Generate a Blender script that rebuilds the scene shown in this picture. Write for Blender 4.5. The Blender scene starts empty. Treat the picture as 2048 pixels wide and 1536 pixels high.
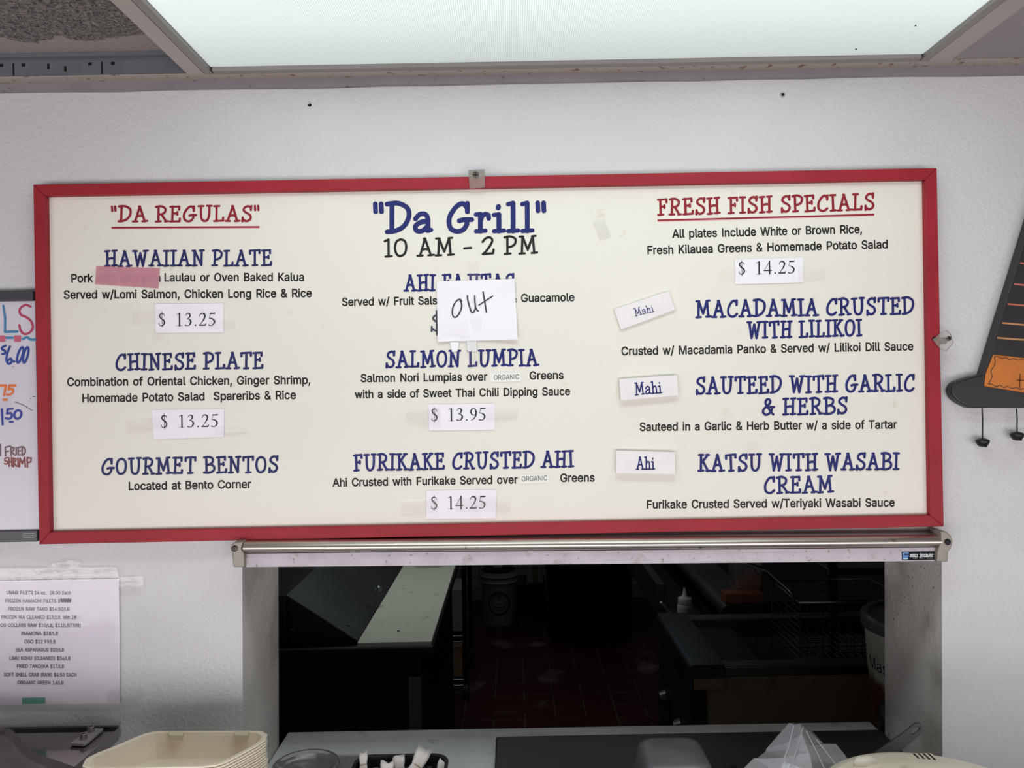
import bpy, bmesh, math, random
from mathutils import Vector, Matrix
from mathutils.geometry import delaunay_2d_cdt

random.seed(7)
S = bpy.context.scene
COL = S.collection

# ---------------------------------------------------------------- camera, world, lights, exposure
F = 1540.0                      # focal length in pixels of the 2048 px wide frame
ROLL = math.radians(1.05)
CAMZ = 1.65
cam = bpy.data.objects.new('camera', bpy.data.cameras.new('camera'))
COL.objects.link(cam)
cam.data.sensor_width = 36.0
cam.data.lens = 36.0 * F / 2048.0
cam.data.clip_start = 0.02
cam.matrix_world = (Matrix.Translation((0, 0, CAMZ)) @ Matrix.Rotation(ROLL, 4, 'Y')
                    @ Matrix.Rotation(math.radians(90), 4, 'X'))
S.camera = cam

W = bpy.data.worlds.new('world'); S.world = W
W.use_nodes = True
bg = W.node_tree.nodes['Background']
bg.inputs['Color'].default_value = (0.97, 0.985, 1.0, 1)
bg.inputs['Strength'].default_value = 0.15

def area(name, loc, rot, sx, sy, power, col):
    l = bpy.data.lights.new(name, 'AREA'); l.shape = 'RECTANGLE'; l.size = sx; l.size_y = sy
    l.energy = power; l.color = col
    o = bpy.data.objects.new(name, l); COL.objects.link(o); o.location = loc; o.rotation_euler = rot
    return o
# added fill for room daylight behind the viewer, set low to brighten lower walls
area('shop_fill_light', (-0.35, -1.5, 0.66), (math.radians(90), 0, 0), 6.6, 1.0, 98, (1.0, 0.955, 0.985))
# unseen fill lamp added over the prep table to brighten board and lid
kl = area('kitchen_table_fill', (-0.42, 2.75, 2.2), (0, 0, 0), 0.5, 0.9, 2.1, (0.92, 1.0, 0.97)); kl.data.spread = math.radians(110)
area('kitchen_back_fill', (0.3, 4.2, 2.5), (0, 0, 0), 1.4, 0.4, 1.7, (0.9, 1.0, 0.95))  # unseen fill lamp added to brighten the back of the kitchen

S.view_settings.view_transform = 'Standard'
S.view_settings.look = 'None'
S.view_settings.exposure = 0.0
S.view_settings.gamma = 1.0
S.view_settings.use_curve_mapping = False
S.cycles.max_bounces = 10
S.cycles.transparent_max_bounces = 16

# ---------------------------------------------------------------- helpers: photo rays to places
CR, SR = math.cos(ROLL), math.sin(ROLL)
def ray(px, py):
    u, w = px - 1024.0, 768.0 - py
    return u * CR + w * SR, -u * SR + w * CR
def P(px, py, d):               # the point that far from the camera plane
    u, w = ray(px, py)
    return Vector((u * d / F, d, CAMZ + w * d / F))
def G(px, py, z):               # the point at that height
    u, w = ray(px, py)
    d = (z - CAMZ) * F / w
    return Vector((u * d / F, d, z))

# ---------------------------------------------------------------- materials
def lin(c):
    def f(v):
        v /= 255.0
        return v / 12.92 if v <= 0.04045 else ((v + 0.055) / 1.055) ** 2.4
    return (f(c[0]), f(c[1]), f(c[2]), 1.0)
MATS = {}
def mat(name, rgb, rough=0.6, metal=0.0, var=0.0, vscale=8.0, bump=0.0, bscale=200.0, specks=None, dirt=None,
        alpha=1.0, trans=0.0, spec=0.5, aniso=None, coat=0.0, brushed=None):
    """specks = (scale, size, rgb): small spots; dirt = (scale, low, high, rgb): blotches; brushed = (sx, sy, sz) stretch."""
    if name in MATS: return MATS[name]
    m = bpy.data.materials.new(name); m.use_nodes = True
    nt = m.node_tree; N = nt.nodes; L = nt.links
    b = N['Principled BSDF']
    b.inputs['Roughness'].default_value = rough
    b.inputs['Metallic'].default_value = metal
    b.inputs['Alpha'].default_value = alpha
    b.inputs['Specular IOR Level'].default_value = spec
    b.inputs['Coat Weight'].default_value = coat
    if trans: b.inputs['Transmission Weight'].default_value = trans
    b.inputs['Base Color'].default_value = lin(rgb)
    tc = N.new('ShaderNodeNewGeometry')
    src = tc.outputs['Position']
    col = None
    if var or specks or dirt or bump or brushed:
        rgbn = N.new('ShaderNodeRGB'); rgbn.outputs[0].default_value = lin(rgb); col = rgbn.outputs[0]
    def noise(scale, detail=4.0, vec=src):
        n = N.new('ShaderNodeTexNoise'); n.inputs['Scale'].default_value = scale; n.inputs['Detail'].default_value = detail
        L.new(vec, n.inputs['Vector']); return n.outputs['Fac']
    def ramp(fac, lo, hi):
        r = N.new('ShaderNodeMapRange'); r.inputs['From Min'].default_value = lo; r.inputs['From Max'].default_value = hi
        L.new(fac, r.inputs['Value']); return r.outputs['Result']
    def mix(a, c2, fac):
        x = N.new('ShaderNodeMix'); x.data_type = 'RGBA'
        L.new(fac, x.inputs['Factor']); L.new(a, x.inputs['A'])
        if isinstance(c2, tuple): x.inputs['B'].default_value = c2
        else: L.new(c2, x.inputs['B'])
        return x.outputs['Result']
    if var:
        h = N.new('ShaderNodeHueSaturation'); L.new(col, h.inputs['Color'])
        r = N.new('ShaderNodeMapRange'); r.inputs['From Min'].default_value = 0.3; r.inputs['From Max'].default_value = 0.7
        r.inputs['To Min'].default_value = 1 - var; r.inputs['To Max'].default_value = 1 + var
        L.new(noise(vscale), r.inputs['Value']); L.new(r.outputs['Result'], h.inputs['Value']); col = h.outputs['Color']
    if brushed:
        mp = N.new('ShaderNodeMapping'); mp.inputs['Scale'].default_value = brushed; L.new(src, mp.inputs['Vector'])
        h = N.new('ShaderNodeHueSaturation'); L.new(col, h.inputs['Color'])
        r = N.new('ShaderNodeMapRange'); r.inputs['To Min'].default_value = 0.8; r.inputs['To Max'].default_value = 1.2
        L.new(noise(1.0, 6.0, mp.outputs['Vector']), r.inputs['Value']); L.new(r.outputs['Result'], h.inputs['Value']); col = h.outputs['Color']
    if dirt:
        for (sc, lo, hi, c) in (dirt if isinstance(dirt, list) else [dirt]):
            col = mix(col, lin(c), ramp(noise(sc, 7.0), lo, hi))
    if specks:
        for (sc, size, c) in (specks if isinstance(specks, list) else [specks]):
            v = N.new('ShaderNodeTexVoronoi'); v.inputs['Scale'].default_value = sc; L.new(src, v.inputs['Vector'])
            v.inputs['Randomness'].default_value = 0.15
            a = ramp(v.outputs['Distance'], size, size * 0.55)
            g = ramp(noise(sc * 0.35, 2.0), 0.52, 0.57)
            mu = N.new('ShaderNodeMath'); mu.operation = 'MULTIPLY'; L.new(a, mu.inputs[0]); L.new(g, mu.inputs[1])
            col = mix(col, lin(c), mu.outputs[0])
    if col is not None: L.new(col, b.inputs['Base Color'])
    if bump:
        bn = N.new('ShaderNodeBump'); bn.inputs['Strength'].default_value = bump; bn.inputs['Distance'].default_value = 0.002
        L.new(noise(bscale, 3.0), bn.inputs['Height']); L.new(bn.outputs['Normal'], b.inputs['Normal'])
    MATS[name] = m
    return m
def clear_mat(name, rgb, opacity, rough=0.1, bump=0.0, bscale=60.0, spec=0.5, ior=1.45):
    """thin clear or milky film: part transparent, part glossy coloured plastic"""
    if name in MATS: return MATS[name]
    m = mat(name, rgb, rough, bump=bump, bscale=bscale, spec=spec)
    nt = m.node_tree; N = nt.nodes; L = nt.links
    b = N['Principled BSDF']; out = N['Material Output']
    d = N.new('ShaderNodeBsdfDiffuse'); d.inputs['Color'].default_value = lin(rgb)
    t = N.new('ShaderNodeBsdfTransparent'); g = N.new('ShaderNodeBsdfGlossy'); g.inputs['Roughness'].default_value = rough
    m1 = N.new('ShaderNodeMixShader'); m1.inputs[0].default_value = opacity
    L.new(t.outputs[0], m1.inputs[1]); L.new(b.outputs[0], m1.inputs[2])
    fr = N.new('ShaderNodeFresnel'); fr.inputs['IOR'].default_value = ior
    if b.inputs['Normal'].links:
        s = b.inputs['Normal'].links[0].from_socket; L.new(s, g.inputs['Normal']); L.new(s, fr.inputs['Normal'])
    m2 = N.new('ShaderNodeMixShader'); L.new(fr.outputs[0], m2.inputs[0])
    L.new(m1.outputs[0], m2.inputs[1]); L.new(g.outputs[0], m2.inputs[2]); L.new(m2.outputs[0], out.inputs['Surface'])
    return m

# ---------------------------------------------------------------- mesh building
class MB:
    def __init__(s): s.v = []; s.f = []; s.mi = []; s.cur = 0
    def add(s, vs, fs):
        o = len(s.v); s.v += [tuple(v) for v in vs]
        for f in fs: s.f.append([i + o for i in f]); s.mi.append(s.cur)
        return s
    def box(s, a, b):
        x0, y0, z0 = (min(a[i], b[i]) for i in range(3)); x1, y1, z1 = (max(a[i], b[i]) for i in range(3))
        return s.add([(x0,y0,z0),(x1,y0,z0),(x1,y1,z0),(x0,y1,z0),(x0,y0,z1),(x1,y0,z1),(x1,y1,z1),(x0,y1,z1)],
                     [(0,3,2,1),(4,5,6,7),(0,1,5,4),(1,2,6,5),(2,3,7,6),(3,0,4,7)])
    def hull8(s, a, b):          # two quads (front, back) joined
        return s.loft([a, b], True)
    def loft(s, rings, cap=True, closed=True):
        n = len(rings[0]); o = len(s.v)
        for r in rings: s.v += [tuple(p) for p in r]
        for k in range(len(rings) - 1):
            for i in range(n if closed else n - 1):
                j = (i + 1) % n
                s.f.append([o + k*n + i, o + k*n + j, o + (k+1)*n + j, o + (k+1)*n + i]); s.mi.append(s.cur)
        if cap:
            s.f.append([o + i for i in range(n)][::-1]); s.mi.append(s.cur)
            s.f.append([o + (len(rings)-1)*n + i for i in range(n)]); s.mi.append(s.cur)
        return s
    def prism_y(s, poly, y0, y1): # polygon of (x, z) pushed along y
        return s.loft([[(x, y0, z) for x, z in poly], [(x, y1, z) for x, z in poly]])
    def prism_z(s, poly, z0, z1):
        return s.loft([[(x, y, z0) for x, y in poly], [(x, y, z1) for x, y in poly]])
    def tube(s, pts, r, n=8, cap=True):
        pts = [Vector(p) for p in pts]; rings = []
        up = Vector((0.13, 0.27, 0.95)).normalized()
        for i, p in enumerate(pts):
            t = (pts[min(i+1, len(pts)-1)] - pts[max(i-1, 0)]).normalized()
            a = t.cross(up)
            if a.length < 1e-3: a = t.cross(Vector((1, 0, 0)))
            a.normalize(); b = t.cross(a)
            rr = r[i] if isinstance(r, (list, tuple)) else r
            rings.append([p + a * rr * math.cos(2*math.pi*k/n) + b * rr * math.sin(2*math.pi*k/n) for k in range(n)])
        return s.loft(rings, cap)
    def lathe(s, c, prof, n=32, sx=1.0, sy=1.0, axis='z'):
        rings = []
        for (r, h) in prof:
            ring = []
            for k in range(n):
                a = 2*math.pi*k/n
                q = (r*sx*math.cos(a), r*sy*math.sin(a), h)
                if axis == 'y': q = (q[0], -h, q[1])
                if axis == 'x': q = (h, q[0], q[1])
                ring.append((c[0]+q[0], c[1]+q[1], c[2]+q[2]))
            rings.append(ring)
        return s.loft(rings, True)
    def build(s, name, m, parent=None, smooth=False, bevel=0.0, seg=2, weld=False, subsurf=0):
        me = bpy.data.meshes.new(name)
        off = Vector((0,0,0))
        if parent is not None:
            p = parent
            while p is not None: off += p.location; p = p.parent
        me.from_pydata([tuple(Vector(v) - off) for v in s.v], [], s.f)
        ms = m if isinstance(m, list) else [m]
        for x in ms: me.materials.append(x)
        for i, p in enumerate(me.polygons): p.material_index = s.mi[i]
        bm = bmesh.new(); bm.from_mesh(me)
        if weld: bmesh.ops.remove_doubles(bm, verts=bm.verts, dist=1e-6)
        if not getattr(s, 'flat', False): bmesh.ops.recalc_face_normals(bm, faces=bm.faces)
        bm.to_mesh(me); bm.free()
        if smooth:
            for p in me.polygons: p.use_smooth = True
        o = bpy.data.objects.new(name, me); COL.objects.link(o)
        if parent is not None: o.parent = parent
        if bevel:
            bv = o.modifiers.new('bevel', 'BEVEL'); bv.width = bevel; bv.segments = seg; bv.limit_method = 'ANGLE'
            bv.angle_limit = math.radians(40)
            if not smooth:
                for p in me.polygons: p.use_smooth = True
                bv.harden_normals = True
        if subsurf:
            ss = o.modifiers.new('sub', 'SUBSURF'); ss.levels = subsurf; ss.render_levels = subsurf
        return o
def tag(o, label=None, cat=None, group=None, kind=None):
    if label: o['label'] = label
    if cat: o['category'] = cat
    if group: o['group'] = group
    if kind: o['kind'] = kind
    return o
def thing(name, loc, label, cat, group=None):
    o = bpy.data.objects.new(name, None); COL.objects.link(o); o.location = loc; o.empty_display_size = 0.05
    return tag(o, label, cat, group)
def struct(o): o['kind'] = 'structure'; return o
def smooth_pts(pts, k=8):
    pts = [tuple(map(float, p)) for p in pts]; n = len(pts[0]); out = []
    for i in range(len(pts) - 1):
        p0 = pts[max(i-1, 0)]; p1 = pts[i]; p2 = pts[i+1]; p3 = pts[min(i+2, len(pts)-1)]
        for j in range(k):
            t = j / k
            out.append(tuple(0.5*((2*p1[c]) + (-p0[c]+p2[c])*t + (2*p0[c]-5*p1[c]+4*p2[c]-p3[c])*t*t
                             + (-p0[c]+3*p1[c]-3*p2[c]+p3[c])*t**3) for c in range(n)))
    out.append(pts[-1]); return out
def ribbon(mb, pts, w, y):      # flat stroke of ink in an x-z plane at depth y; pts (x, z) or (x, z, width)
    # strokes that cross lie a hair's breadth (layers of 0.02 mm) over one another, as ink and vinyl do
    mb.lay = getattr(mb, 'lay', 0) + 1
    y_in = y; y = y - 2e-5 * (mb.lay % 12)
    q = [pts[0]]
    for p in pts[1:]:
        if math.hypot(p[0]-q[-1][0], p[1]-q[-1][1]) > 1e-7: q.append(p)
    if len(q) == 1: q.append((q[0][0] + 1e-5,) + tuple(q[0][1:]))
    # cut at sharp corners
    for i in range(1, len(q) - 1):
        a, b, c = q[i-1], q[i], q[i+1]
        d1 = (b[0]-a[0], b[1]-a[1]); d2 = (c[0]-b[0], c[1]-b[1])
        if (d1[0]*d2[0] + d1[1]*d2[1]) < .55 * math.hypot(*d1) * math.hypot(*d2):
            ribbon(mb, q[:i+1], w, y_in); ribbon(mb, q[i:], w, y_in); return
    n = len(q); Lf, Rt = [], []
    closed = n > 6 and math.hypot(q[0][0]-q[-1][0], q[0][1]-q[-1][1]) < 1e-6
    for i, p in enumerate(q):
        a = q[i-1] if i else (q[-2] if closed else p); c = q[i+1] if i < n-1 else (q[1] if closed else p)
        dx, dz = c[0]-a[0], c[1]-a[1]; l = math.hypot(dx, dz) or 1e-9
        nx, nz = -dz/l, dx/l; r = (p[2] if len(p) > 2 else w) / 2
        yi = y - 2e-6*i; Lf.append((p[0]+nx*r, yi, p[1]+nz*r)); Rt.append((p[0]-nx*r, yi, p[1]-nz*r))
    vs = Lf + Rt; fs = [(i, n+i, n+i+1, i+1) for i in range(n-1)]
    if not closed:
        for e, st in ((0, 1), (n-1, -1)):
            p = q[e]; A, B = (Lf[e], Rt[e]) if st > 0 else (Rt[e], Lf[e])
            r = (p[2] if len(p) > 2 else w) / 2; a0 = math.atan2(A[2]-p[1], A[0]-p[0]); o = len(vs)
            ia, ib = (e, n+e) if st > 0 else (n+e, e)
            arc = [(p[0]+r*math.cos(a0+math.pi*k/8), y - 2e-6*e, p[1]+r*math.sin(a0+math.pi*k/8)) for k in range(1, 8)]
            vs = vs + arc; fs.append((ia,) + tuple(range(o, o+7)) + (ib,))
    mb.add(vs, fs)

# ---------------------------------------------------------------- lettering
# s straight stroke, c curved stroke, f foot (slab) stroke; cap height 1
def g(w, *st): return (w, st)
KID = {
'A': g(.82, 's .10,0 .40,1', 's .40,1 .68,0', 'c .22,.34 .42,.38 .58,.33', 'f -.04,.0 .24,.0', 'f .54,.0 .84,.03', 'f .34,1 .42,1'),
'B': g(.72, 's .16,0 .16,1', 'c .02,.99 .3,1.02 .56,.92 .58,.72 .42,.56 .18,.5', 'c .18,.52 .48,.52 .66,.36 .62,.14 .36,.01 .0,.02'),
'C': g(.72, 's .66,1 .64,.72', 'c .64,.84 .5,.99 .28,.86 .09,.5 .1,.16 .28,.01 .48,.03 .64,.16'),
'D': g(.76, 's .15,0 .16,1', 'c .0,.99 .36,1.02 .66,.84 .70,.52 .54,.2 .28,.04 .0,.0'),
'E': g(.66, 's .14,0 .16,1', 'f .02,.98 .56,1.0', 's .55,1.0 .55,.80', 's .16,.54 .44,.55', 'f .44,.64 .44,.46', 'f .0,.0 .58,.02', 's .58,.02 .60,.2'),
'F': g(.62, 's .16,0 .17,1', 'f .02,.98 .56,1.0', 's .55,1.0 .56,.80', 's .16,.52 .42,.53', 'f .42,.62 .42,.44', 'f .0,.0 .32,.02'),
'G': g(.82, 's .66,1 .66,.70', 'c .66,.82 .52,.99 .30,.88 .08,.5 .10,.14 .30,.0 .52,.06 .64,.26 .62,.40', 's .40,.38 .54,.42', 's .54,.42 .80,.42'),
'H': g(.80, 's .15,0 .17,1', 's .60,0 .64,1', 'c .16,.46 .4,.52 .62,.50', 'f .02,.99 .32,1', 'f .0,.0 .30,.02', 'f .50,1 .78,1.02', 'f .46,.02 .76,.04'),
'I': g(.36, 's .16,0 .17,1', 'f .0,1 .34,1', 'f .0,.0 .32,.02'),
'J': g(.52, 'c .34,1 .36,.3 .26,.02 .08,.02 .04,.2', 'f .18,1 .52,1'),
'K': g(.76, 's .16,0 .17,1', 'f .02,.99 .32,1', 'f .0,.0 .32,.02', 's .62,1 .18,.48', 's .30,.58 .64,.0', 'f .52,1 .70,1', 'f .54,.0 .78,.02'),
'L': g(.62, 's .15,0 .17,1', 'f .02,.99 .34,1', 'f .0,.0 .54,.02', 's .54,.02 .56,.22'),
'M': g(.98, 's .14,0 .20,1', 's .20,1 .46,.22', 's .46,.22 .74,1', 's .74,1 .80,.02', 'f .04,1 .24,1', 'f .70,1 .90,1.02', 'f .0,.0 .30,.01', 'f .66,.02 .96,.04'),
'N': g(.80, 's .14,0 .16,1', 's .16,1 .60,.02', 's .60,.02 .64,1', 'f .02,1 .2,1', 'f .0,.0 .28,.01', 'f .50,1 .78,1.02'),
'O': g(.74, 'c .36,.99 .14,.84 .06,.46 .16,.10 .36,.01 .58,.16 .66,.54 .58,.88 .36,.99'),
'P': g(.66, 's .15,0 .17,1', 'c .02,.98 .34,1.02 .60,.86 .56,.58 .38,.44 .17,.40', 'f .0,.0 .32,.02'),
'R': g(.74, 's .15,0 .17,1', 'c .02,.98 .34,1.02 .58,.86 .54,.62 .38,.50 .17,.48', 's .34,.48 .62,.02', 'f .0,.0 .30,.02', 'f .56,.0 .74,.03'),
'S': g(.64, 's .58,1.02 .56,.76', 'c .56,.90 .40,1.0 .20,.92 .12,.74 .26,.58 .48,.44 .56,.24 .44,.05 .24,.01 .08,.14', 's .06,-.02 .07,.24'),
'T': g(.72, 's .36,0 .37,1', 'f .04,.98 .68,1.02', 's .05,.98 .05,.78', 's .68,1.02 .68,.82', 'f .22,.0 .52,.02'),
'U': g(.82, 'c .16,1 .16,.5 .20,.14 .38,.0 .58,.12 .66,.5 .66,1.02', 'f .0,.99 .32,1', 'f .52,1.02 .80,1.02'),
'W': g(1.0, 's .14,1 .30,.0', 's .30,.0 .50,.86', 's .50,.86 .66,.0', 's .66,.0 .86,1', 'f .0,1 .28,1', 'f .72,1.0 1.0,1.02'),
'&': g(.80, 'c .72,.02 .5,.3 .26,.68 .28,.92 .44,.99 .54,.84 .42,.62 .16,.4 .08,.18 .24,.0 .46,.08 .62,.3 .66,.48', 'f .52,.5 .78,.5'),
'0': g(.74, 'c .36,.99 .14,.84 .06,.46 .16,.10 .36,.01 .58,.16 .66,.54 .58,.88 .36,.99'),
'1': g(.36, 's .19,0 .20,1', 's .0,.9 .20,1', 'f .02,.0 .36,.02'),
'2': g(.66, 'c .04,.74 .2,.94 .42,1.0 .56,.84 .46,.56 .22,.2 .04,.02', 's .04,.02 .58,.06', 's .58,.06 .62,.28'),
'-': g(.42, 's .02,.38 .38,.41'),
'"': g(.34, 's .06,1 .07,.72', 's .25,1 .26,.72'),
'$': g(.62, 'c .56,.80 .36,.92 .12,.74 .26,.56 .5,.40 .52,.2 .32,.06 .06,.16', 's .05,.04 .06,.28', 's .32,1.1 .34,-.14'),
'a': g(.58, 'c .06,.46 .2,.62 .38,.62 .46,.46 .46,.2 .48,.04', 'c .46,.36 .24,.34 .06,.2 .1,.03 .28,.03 .44,.18', 'f .44,.03 .56,.06'),
'r': g(.48, 's .16,0 .16,.6', 'f .02,.6 .17,.62', 'c .16,.36 .22,.54 .32,.61 .42,.58', 's .42,.58 .43,.46', 'f .02,.0 .32,.02'),
'i': g(.36, 's .18,0 .18,.6', 'f .02,.58 .18,.6', 'f .02,.0 .34,.02', 's .16,.84 .17,.86', 's .16,.83 .17,.88'),
'l': g(.36, 's .18,0 .18,1', 'f .02,.96 .18,1', 'f .02,.0 .34,.02'),
'h': g(.66, 's .16,0 .17,1', 'f .02,.96 .17,1', 'f .0,.0 .3,.02', 'c .17,.42 .32,.62 .48,.56 .52,.3 .52,.0', 'f .4,.0 .64,.02'),
's': g(.48, 'c .4,.5 .24,.62 .1,.5 .2,.36 .38,.24 .3,.03 .06,.08', 's .40,.62 .40,.46', 's .05,.0 .05,.18'),
'n': g(.62, 's .14,0 .14,.6', 'f .0,.6 .14,.62', 'f .0,.0 .28,.0', 'c .14,.4 .3,.62 .46,.54 .48,.3 .48,.0', 'f .36,.0 .6,.0'),
'm': g(.94, 's .14,0 .14,.6', 'f .0,.6 .14,.62', 'f .0,.0 .28,.0', 'c .14,.4 .3,.62 .44,.54 .46,.3 .46,.0', 'c .46,.4 .6,.62 .76,.54 .78,.3 .78,.0', 'f .36,.0 .56,.0', 'f .68,.0 .9,.0'),
'j': g(.34, 'c .2,.6 .2,.1 .14,-.22 .0,-.2', 'f .04,.6 .2,.62', 's .18,.84 .19,.87'),
' ': g(.30),
}
TIMES = {   # x,y,width: thick and thin strokes
'1': g(.50, 's .26,.0,.11 .26,.93,.11', 's .08,.84,.02 .26,.95,.07', 's .09,.012,.026 .43,.012,.026'),
'2': g(.52, 'c .05,.70,.04 .1,.86,.06 .22,.94,.08 .36,.86,.12 .38,.70,.12 .30,.46,.09 .16,.22,.05 .03,.04,.03', 's .04,.05,.10 .40,.05,.10', 's .40,.05,.10 .47,.2,.02'),
'3': g(.50, 'c .06,.75,.03 .14,.89,.05 .24,.94,.07 .34,.86,.11 .34,.72,.11 .26,.59,.06 .15,.52,.03', 'c .15,.52,.03 .30,.5,.07 .39,.36,.12 .38,.2,.12 .3,.06,.07 .18,.02,.05 .06,.06,.09'),
'4': g(.52, 's .355,.0,.11 .355,.96,.11', 's .35,.95,.035 .03,.28,.035', 's .02,.26,.085 .47,.26,.085'),
'5': g(.50, 's .13,.92,.09 .41,.93,.09', 's .41,.93,.09 .44,.99,.02', 's .14,.95,.03 .07,.60,.03', 'c .07,.58,.05 .22,.55,.08 .36,.42,.12 .39,.26,.12 .3,.09,.08 .18,.02,.05 .05,.06,.09'),
'9': g(.50, 'c .24,.95,.05 .12,.85,.10 .07,.66,.11 .13,.47,.09 .24,.42,.05 .36,.48,.05', 'c .24,.95,.05 .34,.87,.08 .40,.66,.12 .38,.4,.11 .28,.18,.08 .06,.01,.03'),
'0': g(.50, 'c .24,.95,.05 .10,.8,.10 .06,.48,.11 .10,.15,.10 .24,.01,.05 .38,.15,.10 .42,.48,.11 .38,.8,.10 .24,.95,.05'),
'$': g(.50, 'c .40,.72,.03 .36,.86,.05 .24,.93,.07 .12,.86,.10 .10,.72,.11 .2,.56,.11 .34,.42,.11 .39,.24,.11 .32,.08,.09 .2,.01,.06 .08,.08,.05 .05,.24,.03', 's .24,1.08,.035 .24,-.12,.035'),
'.': g(.27, 's .12,.05,.12 .125,.05,.12'),
' ': g(.44),
}
def strokes(gl):
    for st in gl[1]:
        k, *pp = st.split()
        pts = [tuple(float(x) for x in p.split(',')) for p in pp]
        yield k, (smooth_pts(pts, 6) if k == 'c' else pts)
def set_strokes(text, font, a, b, cap, w, y, gap=.07, jit=0.0, serif=True, foot=.9, seed=0):
    """letters between points a and b (x, z) of the base line; cap and stroke width w in metres"""
    rnd = random.Random(sum(map(ord, text)) + seed)
    x = 0.0; items = []
    for ch in text:
        gl = font[ch]
        if ch != ' ': items.append((x, gl))
        x += gl[0] + gap
    lo, hi = 1e9, -1e9
    for (x0, gl) in items:
        for k, pts in strokes(gl):
            for p in pts: lo = min(lo, x0 + p[0]); hi = max(hi, x0 + p[0])
    a = Vector(a); b = Vector(b); d = (b - a); L = d.length; ex = d / L; ez = Vector((-ex[1], ex[0]))
    sx = (L - w * (.9 if font is not TIMES else 0)) / (hi - lo)
    mb = MB(); mb.flat = True
    for gi, (x0, gl) in enumerate(items):
        mb.lay = 0; yy = y - 1e-5 * (gi % 2)
        r = rnd.uniform(-jit, jit); dz = rnd.uniform(-jit, jit) * .4
        cx = gl[0] / 2
        for k, pts in strokes(gl):
            if k == 'f' and not serif: continue
            out = []
            for p in pts:
                px, pz = p[0] - cx, p[1] - .5
                qx = px * 1.0 - pz * r * cap / sx; qz = pz + px * r * sx / cap
                X = w * .45 * (font is not TIMES) + (x0 + cx + qx - lo) * sx; Z = (qz + .5 + dz) * cap
                v = a + ex * X + ez * Z
                out.append((v[0], v[1]) + ((p[2] * cap,) if len(p) > 2 else ()))
            ribbon(mb, out, w * (foot if k == 'f' else 1.0), yy)
    return mb
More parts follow.
